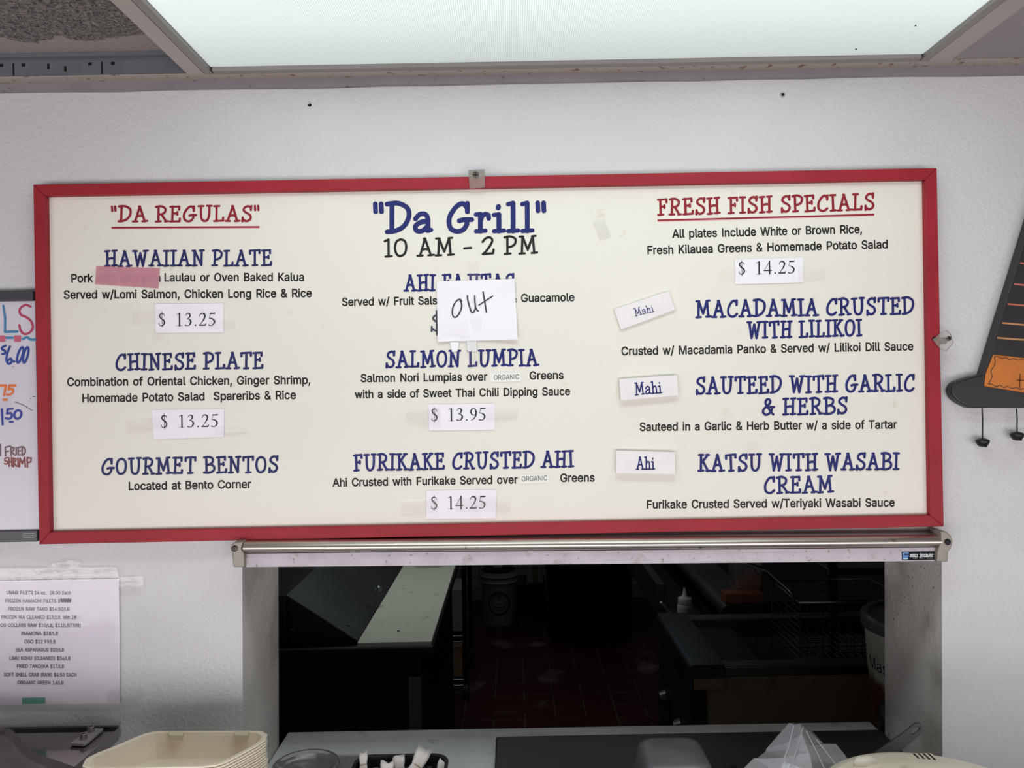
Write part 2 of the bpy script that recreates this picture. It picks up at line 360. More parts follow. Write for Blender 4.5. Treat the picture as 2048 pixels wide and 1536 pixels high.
# upright grotesque outlines on a 500 unit square: advance, then the loops (outer ones run anticlockwise)
SANS_BOLD = {
'"': (160, '73,149 78,264 25,264 30,149/131,149 135,264 83,264 87,149'),
'#': (220, '155,-10 166,61 204,61 211,105 174,105 181,149 219,149 226,194 188,194 200,264 155,264 143,194 99,194 110,264 65,264 54,194 16,194 9,149 46,149 39,105 1,105 -6,61 32,61 21,-10 65,-10 77,61 121,61 110,-10/136,149 129,105 84,105 91,149'),
'$': (223, '132,-47 132,-13 132,-13 150,-9 166,-3 180,5 192,15 201,27 208,40 212,54 214,69 213,82 210,93 205,104 185,126 160,141 135,149 132,150 132,218 125,219 136,216 146,211 152,205 157,197 161,179 211,179 208,204 204,217 196,230 187,241 175,250 162,257 147,263 131,266 132,266 132,301 91,301 91,266 96,266 80,263 65,258 51,250 39,241 30,229 22,216 18,202 16,186 19,168 25,152 36,138 51,127 69,118 89,111 91,110 91,38 86,39 80,41 74,45 69,50 65,55 63,62 60,78 8,78 12,52 17,38 24,25 34,13 46,4 60,-4 76,-10 93,-13 91,-13 91,-47/132,36 131,98 144,94 159,83 161,80 163,75 163,70 163,63 161,57 157,52 152,47 147,43 139,39 131,36/91,217 92,161 89,163 72,174 69,177 68,182 67,188 68,194 69,199 72,204 76,208 81,212 87,215 95,218'),
'&': (224, '112,-12 125,-10 139,-6 152,0 163,8 163,8 177,-9 233,-7 195,43 193,41 198,49 203,58 207,69 211,82 213,96 214,122 165,122 164,100 162,89 159,79 162,82 123,131 134,139 153,156 167,177 171,202 170,214 167,224 162,235 156,244 147,252 137,258 126,263 113,265 100,266 87,265 74,263 63,258 53,251 44,243 37,234 32,223 29,212 28,199 29,188 31,178 35,168 53,141 54,139 36,124 16,100 11,89 8,78 8,67 9,52 13,39 19,26 28,15 38,5 51,-3 65,-8 81,-12 98,-13/132,46 121,38 113,35 105,33 96,33 89,33 82,35 76,37 71,40 66,44 63,49 60,54 59,59 58,66 59,71 60,77 63,82 67,88 74,94 83,101 84,102/93,168 92,169 82,185 78,199 81,211 89,218 101,221 107,220 112,218 116,216 119,212 121,208 121,203 119,192 111,183 102,175'),
'(': (137, '36,77 40,51 47,25 55,-2 66,-27 83,-57 131,-56 118,-24 110,-6 103,11 90,59 85,104 86,120 87,137 90,155 104,211 131,278 83,279 72,259 64,242 57,223 41,164 38,143 36,123 35,103'),
')': (137, '54,-57 70,-28 81,-2 90,24 96,50 100,77 102,103 101,123 99,143 96,164 80,223 73,242 65,259 54,279 5,278 32,211 46,155 49,137 51,120 51,104 47,60 34,12 27,-5 19,-24 5,-56'),
',': (94, '49,-69 81,45 26,45 8,-69'),
'-': (227, '48,132 48,84 178,84 178,132'),
'.': (94, '56,-11 64,-8 71,-2 76,4 79,12 80,20 79,29 76,37 71,43 64,49 56,52 48,53 39,52 32,49 25,44 19,37 16,29 15,20 16,12 19,4 25,-2 31,-8 39,-11 48,-12'),
'/': (125, '82,276 -5,-48 43,-48 130,276'),
'0': (227, '133,-11 151,-5 167,4 181,18 192,34 201,53 207,75 211,100 212,127 211,154 207,179 201,201 192,220 181,236 167,250 151,260 133,265 113,267 94,265 75,260 59,250 46,237 34,220 26,201 19,179 16,154 14,127 16,100 19,75 25,53 34,34 45,18 59,4 75,-5 93,-11 113,-13/104,35 95,39 88,44 81,52 75,62 71,75 67,90 65,107 64,127 65,147 67,164 71,180 75,193 81,203 88,211 95,216 104,219 113,220 123,219 131,216 139,211 145,203 151,193 156,180 159,164 162,147 162,127 162,107 159,90 156,75 151,62 145,52 139,44 131,39 123,35 113,34'),
'1': (227, '205,-10 205,37 147,37 147,264 96,264 34,218 36,165 98,210 97,37 29,37 29,-10 106,-10 138,-10'),
'2': (227, '204,-10 204,38 91,35 140,83 154,98 166,112 176,124 183,135 190,145 195,156 200,186 199,201 195,215 189,228 180,239 170,249 157,257 144,263 129,266 113,267 96,266 81,263 67,257 54,248 44,238 35,226 28,212 24,197 23,171 72,171 74,189 75,196 78,202 81,207 86,212 91,215 97,218 104,220 112,220 119,220 126,218 132,216 138,213 142,209 146,204 148,199 150,193 151,186 146,167 133,147 127,139 119,131 110,121 22,28 22,-10'),
'3': (227, '127,-12 143,-8 158,-2 172,6 184,16 193,28 200,41 205,56 206,72 205,88 200,103 193,116 184,129 172,139 158,147 142,152 124,155 125,151 196,227 196,264 25,264 25,216 130,219 69,153 69,114 100,114 114,114 124,111 133,108 140,104 146,99 150,93 153,87 154,80 155,72 154,64 152,58 149,52 145,47 140,43 134,39 126,37 118,35 110,34 86,39 80,41 75,45 71,49 67,54 65,60 63,75 11,75 15,50 20,36 27,23 37,12 49,3 63,-4 77,-9 93,-12 109,-13'),
'4': (227, '216,43 216,91 181,91 181,168 131,168 131,91 68,89 169,262 118,264 10,82 10,43 131,43 131,-10 181,-10 181,43'),
'5': (227, '128,-12 144,-7 159,-1 172,9 184,20 193,33 200,48 204,64 205,81 204,95 202,107 198,119 193,130 187,140 179,149 171,157 161,164 151,169 139,173 127,176 114,176 86,172 77,164 84,216 193,216 193,264 39,264 23,118 66,113 87,125 109,129 118,128 125,126 132,123 139,118 144,113 148,106 152,98 154,90 154,81 154,72 152,64 149,57 144,50 139,45 133,40 126,37 119,35 111,34 91,39 76,51 74,55 72,60 69,75 19,75 22,50 27,37 34,25 42,14 53,5 66,-3 80,-9 95,-12 111,-13'),
'6': (227, '130,-12 145,-8 160,-1 173,8 183,19 192,32 199,46 203,62 204,79 203,95 199,110 193,124 185,137 175,147 163,156 149,162 134,165 117,167 94,162 98,157 175,262 121,264 61,175 48,156 38,139 31,123 26,109 23,95 22,81 23,64 27,48 34,33 43,19 54,8 66,-1 81,-8 96,-12 113,-13/105,34 98,36 92,39 86,44 81,49 77,55 74,62 73,70 72,79 73,88 74,96 77,102 81,108 86,114 92,118 98,121 105,122 113,123 121,122 128,121 134,118 140,113 145,108 149,102 152,95 154,87 154,79 154,70 152,62 149,55 145,49 140,44 134,39 128,36 121,34 113,34'),
'7': (227, '88,-10 205,222 205,264 22,264 22,216 148,218 35,-8'),
'8': (227, '131,-12 147,-9 162,-3 176,5 188,14 197,25 204,38 209,53 210,67 209,80 207,91 202,102 197,112 190,120 182,128 172,134 163,139 166,134 166,130 178,138 187,148 195,161 199,175 200,190 199,204 195,218 189,230 180,241 170,250 157,258 144,263 129,266 113,267 97,266 82,263 69,258 56,250 46,241 37,230 31,218 27,204 26,190 27,175 31,161 39,148 48,137 60,129 60,133 63,139 54,134 45,128 36,120 30,112 24,102 20,91 17,79 16,67 18,53 22,38 29,26 39,14 50,5 64,-3 79,-9 95,-12 113,-13/103,35 95,36 88,39 81,42 76,46 72,51 70,56 68,62 67,69 68,77 70,83 73,89 77,94 82,99 89,103 96,106 104,107 113,108 122,107 130,106 137,103 144,99 149,94 153,89 156,83 158,77 159,69 158,62 156,56 154,51 150,46 145,42 138,39 131,36 123,35 113,34/106,155 99,156 93,159 88,162 84,166 80,170 78,175 76,181 76,188 76,194 78,200 80,205 84,209 88,213 93,216 99,219 106,220 113,220 121,220 127,219 133,216 138,213 142,209 146,205 148,200 150,194 150,188 150,181 148,175 145,170 142,166 138,162 133,159 127,156 120,155 113,154'),
'9': (227, '96,266 81,262 67,255 54,247 43,236 34,223 27,208 24,193 22,176 23,159 27,144 33,130 41,118 52,107 64,99 78,93 93,89 109,88 132,92 128,97 51,-7 105,-10 165,79 178,98 188,116 195,131 200,146 203,160 204,173 203,191 199,207 192,222 183,235 173,246 160,255 145,262 130,266 113,267/121,220 128,218 134,215 140,211 145,205 149,199 152,192 154,184 154,175 154,167 152,159 149,152 145,146 140,141 134,137 128,134 121,132 113,131 105,132 98,134 92,137 86,141 82,146 78,152 75,159 73,167 72,176 73,184 75,192 78,199 82,205 86,211 92,215 98,218 105,220 113,221'),
'A': (240, '49,-10 74,61 166,61 191,-9 244,-9 145,264 94,264 -5,-9/90,109 104,148 107,158 111,169 116,183 120,198 126,216 119,212 113,216 118,198 123,183 127,170 131,158 135,148 149,108'),
'B': (228, '124,-10 143,-8 161,-5 176,0 189,8 200,17 208,29 214,41 217,54 218,68 218,82 215,95 210,106 203,116 195,124 187,131 177,136 168,139 173,134 184,135 202,155 206,165 208,175 209,187 208,201 204,214 199,226 191,237 181,246 169,254 155,259 138,263 121,264 21,264 21,-10/72,106 124,106 133,105 141,103 148,101 154,97 159,92 163,87 166,81 168,75 168,69 167,60 164,53 159,47 151,42 139,39 122,38 72,38/72,216 120,216 133,215 143,212 150,207 155,201 157,194 158,186 158,179 156,174 154,168 150,164 145,160 140,157 134,154 127,153 119,152 72,152'),
'C': (255, '147,-12 161,-10 173,-7 185,-2 197,4 207,12 217,20 225,30 232,40 238,52 243,65 248,90 198,90 187,62 173,48 155,39 133,36 120,37 108,41 97,46 87,54 78,64 71,76 66,91 62,108 61,127 62,146 66,163 71,178 78,190 87,200 97,208 108,214 120,217 133,218 155,215 173,206 187,192 198,165 248,165 243,189 238,202 232,214 225,225 216,234 207,243 196,250 185,256 173,261 160,265 147,267 133,267 111,265 90,260 70,250 53,237 38,220 26,201 18,179 12,154 11,127 12,100 18,76 26,53 38,34 53,18 70,4 90,-5 111,-11 133,-13'),
'D': (251, '135,-8 159,-2 180,7 198,20 213,36 225,55 234,77 239,101 240,128 239,154 234,178 225,200 214,219 199,235 181,247 161,257 138,262 113,264 62,264 47,264 21,264 21,-10 48,-10 62,-10 110,-10/72,216 110,216 128,215 142,212 155,206 165,198 174,188 181,176 186,162 189,146 190,128 189,109 186,93 181,78 174,66 165,57 154,49 141,43 126,39 107,38 72,38'),
'E': (209, '197,-10 197,38 72,38 72,105 187,105 187,152 72,152 72,216 196,216 196,264 21,264 21,-10'),
'F': (205, '72,-10 72,101 183,101 183,149 72,149 72,216 194,216 194,264 21,264 21,-10'),
'G': (260, '155,-11 175,-7 193,1 209,12 222,25 234,41 242,59 247,78 248,100 248,137 132,137 132,90 197,90 197,88 194,77 190,66 184,57 176,50 168,44 158,40 147,37 134,36 121,37 109,41 97,46 87,54 78,64 71,77 66,91 62,108 61,127 62,146 66,163 71,178 78,190 87,200 97,208 108,214 120,217 132,218 155,215 172,206 186,191 198,165 249,165 243,189 239,201 233,213 225,224 217,233 208,242 197,250 186,256 173,261 160,264 147,267 132,267 110,265 89,260 69,250 52,237 38,220 26,201 17,179 12,154 11,127 12,100 17,76 26,54 38,34 52,18 70,4 89,-5 111,-11 134,-13'),
'H': (258, '72,-10 72,106 187,106 187,-10 238,-10 238,264 187,264 187,154 72,154 72,264 21,264 21,-10'),
'I': (100, '26,-8 72,-8 72,262 26,262'),
'J': (198, '116,-11 136,-3 154,9 167,27 175,48 178,72 178,264 126,264 126,73 125,60 122,51 117,44 110,39 102,36 92,34 82,36 74,39 68,44 63,51 60,60 58,73 58,96 7,96 7,72 10,48 18,27 31,9 49,-3 69,-11 93,-13'),
'K': (233, '134,143 239,261 178,264 99,178 80,158 62,136 67,136 72,167 72,264 21,264 21,-10 72,-10 72,80 98,107 181,-10 238,-7'),
'L': (196, '190,-10 190,38 72,38 72,264 21,264 21,-10'),
'M': (314, '70,-10 70,146 70,164 70,186 69,208 63,202 56,201 63,177 71,157 76,142 137,-9 177,-10 237,142 243,158 250,178 258,202 251,203 244,207 243,185 243,164 243,145 243,-10 293,-10 293,264 232,264 167,97 162,82 156,63 150,44 158,52 165,45 159,64 153,83 147,97 82,264 21,264 21,-10'),
'N': (262, '72,-10 72,146 72,164 71,192 65,200 53,208 60,196 66,186 81,160 93,140 188,-10 241,-10 241,264 190,264 190,97 190,78 191,54 197,53 202,58 190,80 180,96 73,264 21,264 21,-10'),
'O': (267, '156,-11 177,-5 197,4 214,18 229,34 240,53 249,76 254,100 256,127 254,154 249,179 240,201 229,220 214,237 197,250 177,260 156,265 134,267 111,265 90,260 70,250 53,237 38,220 26,201 18,179 12,154 11,127 12,100 18,76 26,53 38,34 53,18 70,4 90,-5 111,-11 134,-13/120,37 108,41 97,46 87,54 79,64 71,76 66,91 62,108 61,127 62,146 66,163 71,178 79,190 87,200 97,208 108,214 120,217 133,218 146,217 158,214 170,208 180,201 188,191 196,178 201,164 204,146 206,127 204,108 201,91 196,76 188,64 180,54 170,46 158,41 146,37 133,36'),
'P': (222, '72,-10 72,83 118,83 137,85 155,89 171,95 184,104 195,115 203,128 209,143 213,158 214,174 213,190 209,205 203,219 195,232 184,243 171,252 155,259 137,263 118,264 21,264 21,-10/72,131 72,216 116,216 127,216 137,214 144,211 150,207 154,202 158,196 161,190 162,182 163,174 162,165 161,158 158,151 154,145 150,140 144,136 137,133 127,131 116,131'),
'Q': (267, '175,-6 196,-33 248,-31 215,18 214,18 229,34 240,53 249,76 254,100 256,127 254,154 249,179 240,201 229,220 214,237 197,250 177,260 156,265 134,267 111,265 90,260 70,250 53,237 38,220 26,201 18,179 12,154 11,127 12,100 18,76 26,53 38,34 53,18 70,4 90,-5 111,-11 134,-13 156,-11 177,-5/185,58 161,89 108,87 144,36 146,37 133,36 120,37 108,41 97,46 87,54 79,64 71,76 66,91 62,108 61,127 62,146 66,163 71,178 79,190 87,200 97,208 108,214 120,217 133,218 146,217 158,214 170,208 180,201 188,191 196,178 201,164 204,146 206,127 204,108 201,91 196,76 188,64 180,54'),
'R': (224, '72,-10 72,89 118,89 118,89 171,-10 228,-8 170,100 171,100 184,108 195,119 204,131 210,145 213,160 214,176 213,192 210,207 204,221 195,234 184,244 171,253 155,259 138,263 118,264 21,264 21,-10/72,137 72,216 116,216 128,216 137,214 145,211 150,208 155,203 158,198 161,192 163,184 163,176 163,168 161,161 158,155 155,150 151,146 145,142 137,139 128,138 117,137'),
'S': (223, '132,-13 150,-9 166,-3 180,5 192,15 201,27 208,40 212,54 214,69 213,82 210,93 205,104 185,126 160,141 135,149 109,156 89,163 72,174 69,177 68,182 67,188 68,194 69,199 72,204 76,208 81,212 87,215 95,218 103,219 112,220 125,219 136,216 146,211 152,205 157,197 161,179 211,179 208,204 204,217 196,230 187,241 175,250 162,257 147,263 131,266 114,267 96,266 80,263 65,258 51,250 39,241 30,229 22,216 18,202 16,186 19,168 25,152 36,138 51,127 69,118 89,111 120,102 144,94 159,83 161,80 163,75 163,70 163,63 161,57 157,52 152,47 147,43 139,39 131,36 122,35 112,34 86,39 80,41 74,45 69,50 65,55 63,62 60,78 8,78 12,52 17,38 24,25 34,13 46,4 60,-4 76,-10 93,-13 112,-14'),
'T': (224, '87,216 87,-10 138,-10 138,216 218,216 218,264 6,264 6,216'),
'U': (259, '150,-12 169,-8 186,-1 201,9 214,21 224,35 232,51 237,68 238,86 238,264 187,264 187,89 186,79 184,70 180,61 175,54 168,47 161,42 152,38 141,36 129,35 118,36 107,38 98,42 90,48 84,54 79,61 75,70 72,79 72,89 72,264 21,264 21,86 22,68 27,51 34,35 45,21 57,9 73,-1 90,-8 109,-12 129,-14'),
'W': (343, '123,-10 168,159 177,195 171,203 166,194 175,159 220,-9 272,-10 347,264 294,264 252,100 246,75 240,49 246,47 252,49 246,75 240,100 197,264 146,264 103,100 96,75 91,49 97,46 103,49 97,75 91,100 49,264 -4,264 70,-10'),
'Z': (219, '209,-10 209,38 107,38 76,38 71,35 75,35 92,59 208,228 208,264 11,264 11,216 111,216 143,217 148,220 145,221 129,198 11,26 11,-10'),
'a': (195, '91,-13 102,-11 112,-8 133,5 132,11 129,-9 178,-10 178,126 177,140 174,153 170,165 164,174 156,182 148,189 122,199 97,202 64,197 53,193 43,187 33,180 24,172 17,161 7,140 54,126 66,144 78,152 98,156 105,155 111,154 115,153 125,143 128,128 128,126 128,126 128,126 115,123 108,122 99,121 88,119 60,115 34,105 26,100 19,93 13,85 9,76 6,66 6,54 7,41 10,28 16,17 23,8 33,0 43,-6 55,-10 67,-13 80,-14/69,35 59,42 56,53 56,57 57,61 58,63 71,70 89,75 101,76 117,79 133,82 129,81 128,69 128,63 126,57 123,51 120,46 115,42 109,38 103,35 95,33 86,32'),
'b': (212, '132,-12 147,-8 162,0 175,10 185,23 194,38 200,55 203,74 205,94 203,115 200,133 194,150 185,165 174,178 162,188 147,196 131,200 115,202 102,201 91,199 81,195 62,179 64,175 66,264 17,264 17,-10 66,-10 66,20 54,20 62,9 81,-6 91,-11 103,-13 115,-14/101,34 93,36 87,40 81,46 76,53 71,61 68,71 67,82 66,95 66,107 68,118 71,128 75,136 80,143 86,148 93,152 101,155 110,155 119,155 127,152 134,148 140,142 145,136 149,127 152,117 154,107 155,95 154,83 152,72 149,62 145,53 140,46 134,40 127,36 119,34 110,33'),
'c': (198, '133,-10 159,3 178,23 195,58 147,70 138,50 130,41 118,35 103,33 94,34 85,36 78,41 72,46 67,54 63,62 60,72 58,82 58,94 58,105 60,116 63,126 67,134 72,142 78,148 85,152 94,154 103,155 118,153 129,148 137,139 146,120 194,132 178,167 158,186 133,198 104,202 86,200 69,196 53,188 40,178 29,165 19,150 13,133 9,114 8,94 9,74 13,55 19,38 29,23 40,10 53,0 69,-8 86,-12 104,-14'),
'd': (212, '110,-13 121,-11 131,-6 150,9 158,20 147,20 147,-10 195,-10 195,264 146,264 150,174 150,180 131,195 121,199 110,201 98,202 81,200 65,196 51,188 38,178 27,165 19,150 12,133 9,115 8,94 9,74 12,55 19,38 27,23 38,10 50,0 65,-8 81,-12 98,-14/93,34 85,36 78,40 72,46 67,53 63,62 60,72 58,83 58,95 58,107 60,117 63,127 67,136 72,142 78,148 85,152 93,155 102,155 111,155 119,152 126,148 132,143 137,136 141,128 144,118 146,107 146,95 146,82 144,71 141,61 137,52 132,46 126,40 119,36 111,34 102,33'),
'e': (202, '120,-13 133,-11 145,-7 156,-1 166,5 174,13 182,22 188,32 195,52 148,64 136,43 123,35 106,33 96,33 88,35 80,39 74,44 68,50 64,57 60,66 58,77 58,75 195,75 195,97 194,114 192,130 187,144 182,157 175,168 166,177 157,185 147,191 136,196 103,202 84,200 68,196 52,188 39,177 28,164 19,149 13,132 9,113 8,93 9,74 13,55 19,38 28,23 40,10 53,0 69,-8 87,-12 106,-14/59,120 58,114 60,123 63,131 67,138 72,144 78,149 85,152 93,155 103,156 112,155 119,153 126,149 131,144 136,138 140,131 143,122 143,122'),
'f': (127, '-6,199 -6,154 31,154 31,-10 80,-10 80,154 124,154 124,199 80,199 80,209 81,216 82,221 84,223 87,225 91,227 97,227 106,227 120,222 133,267 113,273 93,275 64,268 55,263 47,256 40,248 35,239 32,228 31,216 31,199'),
'g': (213, '119,-84 135,-81 149,-77 162,-70 173,-61 183,-50 190,-37 194,-22 196,-5 196,199 147,199 151,174 151,180 132,195 121,199 110,201 98,202 81,200 65,196 51,188 38,178 28,166 19,151 13,134 9,116 8,96 9,76 13,57 19,41 28,27 39,15 51,5 66,-2 81,-6 97,-7 110,-6 121,-4 131,-1 150,14 149,19 146,-3 145,-15 141,-24 135,-30 127,-35 116,-38 103,-39 94,-39 87,-37 81,-36 67,-26 53,-8 11,-32 34,-62 43,-69 53,-74 64,-79 76,-82 89,-84 103,-85/93,40 85,42 78,46 72,51 67,57 63,65 60,74 58,85 58,96 58,108 60,118 63,128 67,136 72,143 78,148 85,152 93,155 102,155 112,155 120,152 126,148 132,143 137,136 141,128 144,119 146,108 147,96 146,84 144,73 141,64 137,57 132,50 127,46 120,42 112,40 102,39'),
'h': (205, '67,122 69,130 72,137 75,142 80,147 85,150 91,153 98,154 105,155 115,154 123,151 129,146 134,139 137,129 138,117 138,-10 188,-10 188,120 187,137 184,152 179,165 172,176 163,185 152,193 140,198 127,201 114,202 98,200 84,196 70,189 59,178 49,164 60,173 66,264 17,264 17,-10 66,-10 66,113'),
'i': (83, '66,-10 66,199 17,199 17,-10/50,213 57,216 64,220 69,227 72,234 73,242 72,249 69,257 64,263 57,268 50,270 42,271 34,270 27,268 20,263 15,257 12,249 11,242 12,234 15,226 20,220 27,216 34,213 42,212'),
'j': (83, '17,-14 16,-21 15,-27 13,-30 10,-32 7,-33 1,-34 -14,-34 -14,-81 2,-81 15,-80 26,-77 37,-73 46,-67 54,-59 59,-49 63,-39 66,-27 66,-15 66,199 17,199/50,213 57,216 63,220 68,226 72,234 73,242 72,250 68,257 63,263 57,268 50,270 42,271 34,270 26,268 20,263 15,257 12,249 11,242 12,234 15,227 20,220 26,216 34,213 42,212'),
'k': (190, '113,108 195,196 138,199 56,115 66,115 66,264 17,264 17,-10 66,-10 66,66 76,75 142,-9 200,-7'),
'l': (95, '82,-10 102,-6 92,38 79,36 73,35 70,36 68,36 68,36 67,38 67,43 66,50 66,264 17,264 17,42 18,27 22,14 30,3 41,-5 54,-9 70,-11'),
'm': (305, '66,-10 66,119 67,127 69,134 71,140 75,145 79,149 83,151 100,156 108,155 114,152 120,148 124,143 127,137 128,129 128,-10 177,-10 177,123 181,140 193,152 197,154 203,155 209,156 217,155 224,153 230,149 234,144 237,137 238,126 238,-10 288,-10 288,128 287,143 284,157 279,169 272,179 263,188 253,194 242,199 230,202 218,203 207,202 197,200 186,196 162,178 155,169 159,172 165,165 159,176 150,187 139,196 125,201 109,203 82,197 59,180 53,171 48,161 59,171 65,199 17,199 17,-10'),
'n': (205, '67,122 69,130 72,137 75,142 80,147 85,150 91,153 98,154 105,155 115,154 123,151 129,146 134,139 137,129 138,117 138,-10 188,-10 188,120 187,137 184,152 179,165 172,176 163,185 152,193 140,198 127,201 114,202 98,200 84,196 70,189 59,178 49,164 59,171 65,199 17,199 17,-10 66,-10 66,113'),
'o': (208, '122,-12 139,-8 154,0 168,10 179,23 188,38 195,55 199,74 200,94 199,114 195,133 188,150 179,165 168,178 154,188 139,196 122,200 104,202 86,200 69,196 53,188 40,178 29,165 19,150 13,133 9,114 8,94 9,74 13,55 19,38 29,23 40,10 53,0 69,-8 86,-12 104,-14/94,34 85,36 78,41 72,46 67,54 63,62 60,72 58,82 58,94 58,105 60,116 63,126 67,134 72,142 78,148 85,152 94,154 104,155 114,154 122,152 129,148 135,142 141,134 145,126 148,116 149,105 150,94 149,82 148,72 145,62 141,54 135,46 129,41 122,36 114,34 104,33'),
'p': (212, '66,-81 62,15 62,9 81,-6 92,-11 103,-13 115,-14 132,-12 147,-8 162,0 175,10 185,23 194,38 200,55 203,74 205,94 203,115 200,133 194,150 185,165 174,178 162,188 147,196 131,200 115,202 102,201 91,199 81,195 62,179 54,169 66,169 66,199 17,199 17,-81/101,34 93,36 87,40 81,46 76,53 71,61 68,71 67,82 66,95 66,107 68,118 71,128 75,136 80,143 86,148 93,152 101,155 110,155 119,155 127,152 134,148 140,142 145,136 149,127 152,117 154,107 155,95 154,83 152,72 149,62 145,53 140,46 134,40 127,36 119,34 110,33'),
'r': (130, '66,-10 66,118 67,125 69,131 71,137 75,142 79,146 84,149 90,151 96,153 103,153 114,153 131,150 131,201 115,202 106,202 94,201 82,197 71,192 62,184 54,175 61,176 65,199 17,199 17,-10'),
's': (182, '106,-13 120,-10 134,-5 146,1 156,9 164,18 170,29 174,41 175,53 174,68 168,81 160,92 148,102 134,109 117,114 88,121 79,123 73,126 68,129 66,132 64,135 64,138 65,143 67,147 71,151 77,154 85,156 94,157 103,156 110,154 115,150 119,146 123,141 128,128 176,138 157,175 149,183 141,190 131,195 119,199 107,201 94,202 79,201 66,198 54,194 43,188 33,180 25,171 19,161 15,149 14,137 15,122 21,109 29,97 41,88 55,81 72,76 104,68 111,66 117,64 120,61 123,58 124,55 124,52 124,47 121,43 117,39 110,35 101,33 91,32 81,33 74,35 67,38 63,42 59,48 53,64 6,54 12,33 17,22 24,13 32,5 42,-2 53,-7 65,-11 77,-13 91,-14'),
't': (114, '-6,199 -6,154 23,154 23,46 25,30 30,16 39,4 52,-5 67,-10 84,-12 97,-11 118,-6 108,38 91,35 85,34 80,35 77,36 75,37 74,39 73,43 72,49 72,154 111,154 111,199 72,199 72,245 23,245 23,199'),
'u': (205, '106,-11 121,-6 134,1 146,11 155,25 146,19 140,-10 188,-10 188,199 138,199 138,77 138,67 136,60 133,53 130,47 125,43 120,39 114,37 107,35 100,35 90,36 82,39 75,44 71,51 68,60 66,72 66,199 17,199 17,69 18,53 21,38 26,25 33,14 42,4 53,-3 65,-8 77,-11 91,-12'),
'v': (195, '120,-10 199,199 146,199 103,81 92,46 97,45 103,46 92,81 49,199 -4,199 75,-10'),
'w': (284, '107,-10 133,83 140,110 148,138 142,139 136,138 143,110 150,83 177,-9 222,-10 285,199 233,199 208,109 197,70 199,49 200,70 190,109 166,199 119,199 94,109 84,70 85,48 86,71 76,109 51,199 -1,199 62,-10'),
'y': (195, '31,-81 46,-82 74,-77 96,-60 111,-33 199,199 146,199 103,81 92,46 97,45 103,46 92,81 49,199 -4,199 71,-1 66,-14 64,-22 61,-27 59,-30 50,-35 37,-34 24,-32 12,-76'),
'z': (190, '179,-10 179,38 77,35 176,162 176,199 14,199 14,152 113,154 11,26 11,-10'),
' ': (140, ''),
}
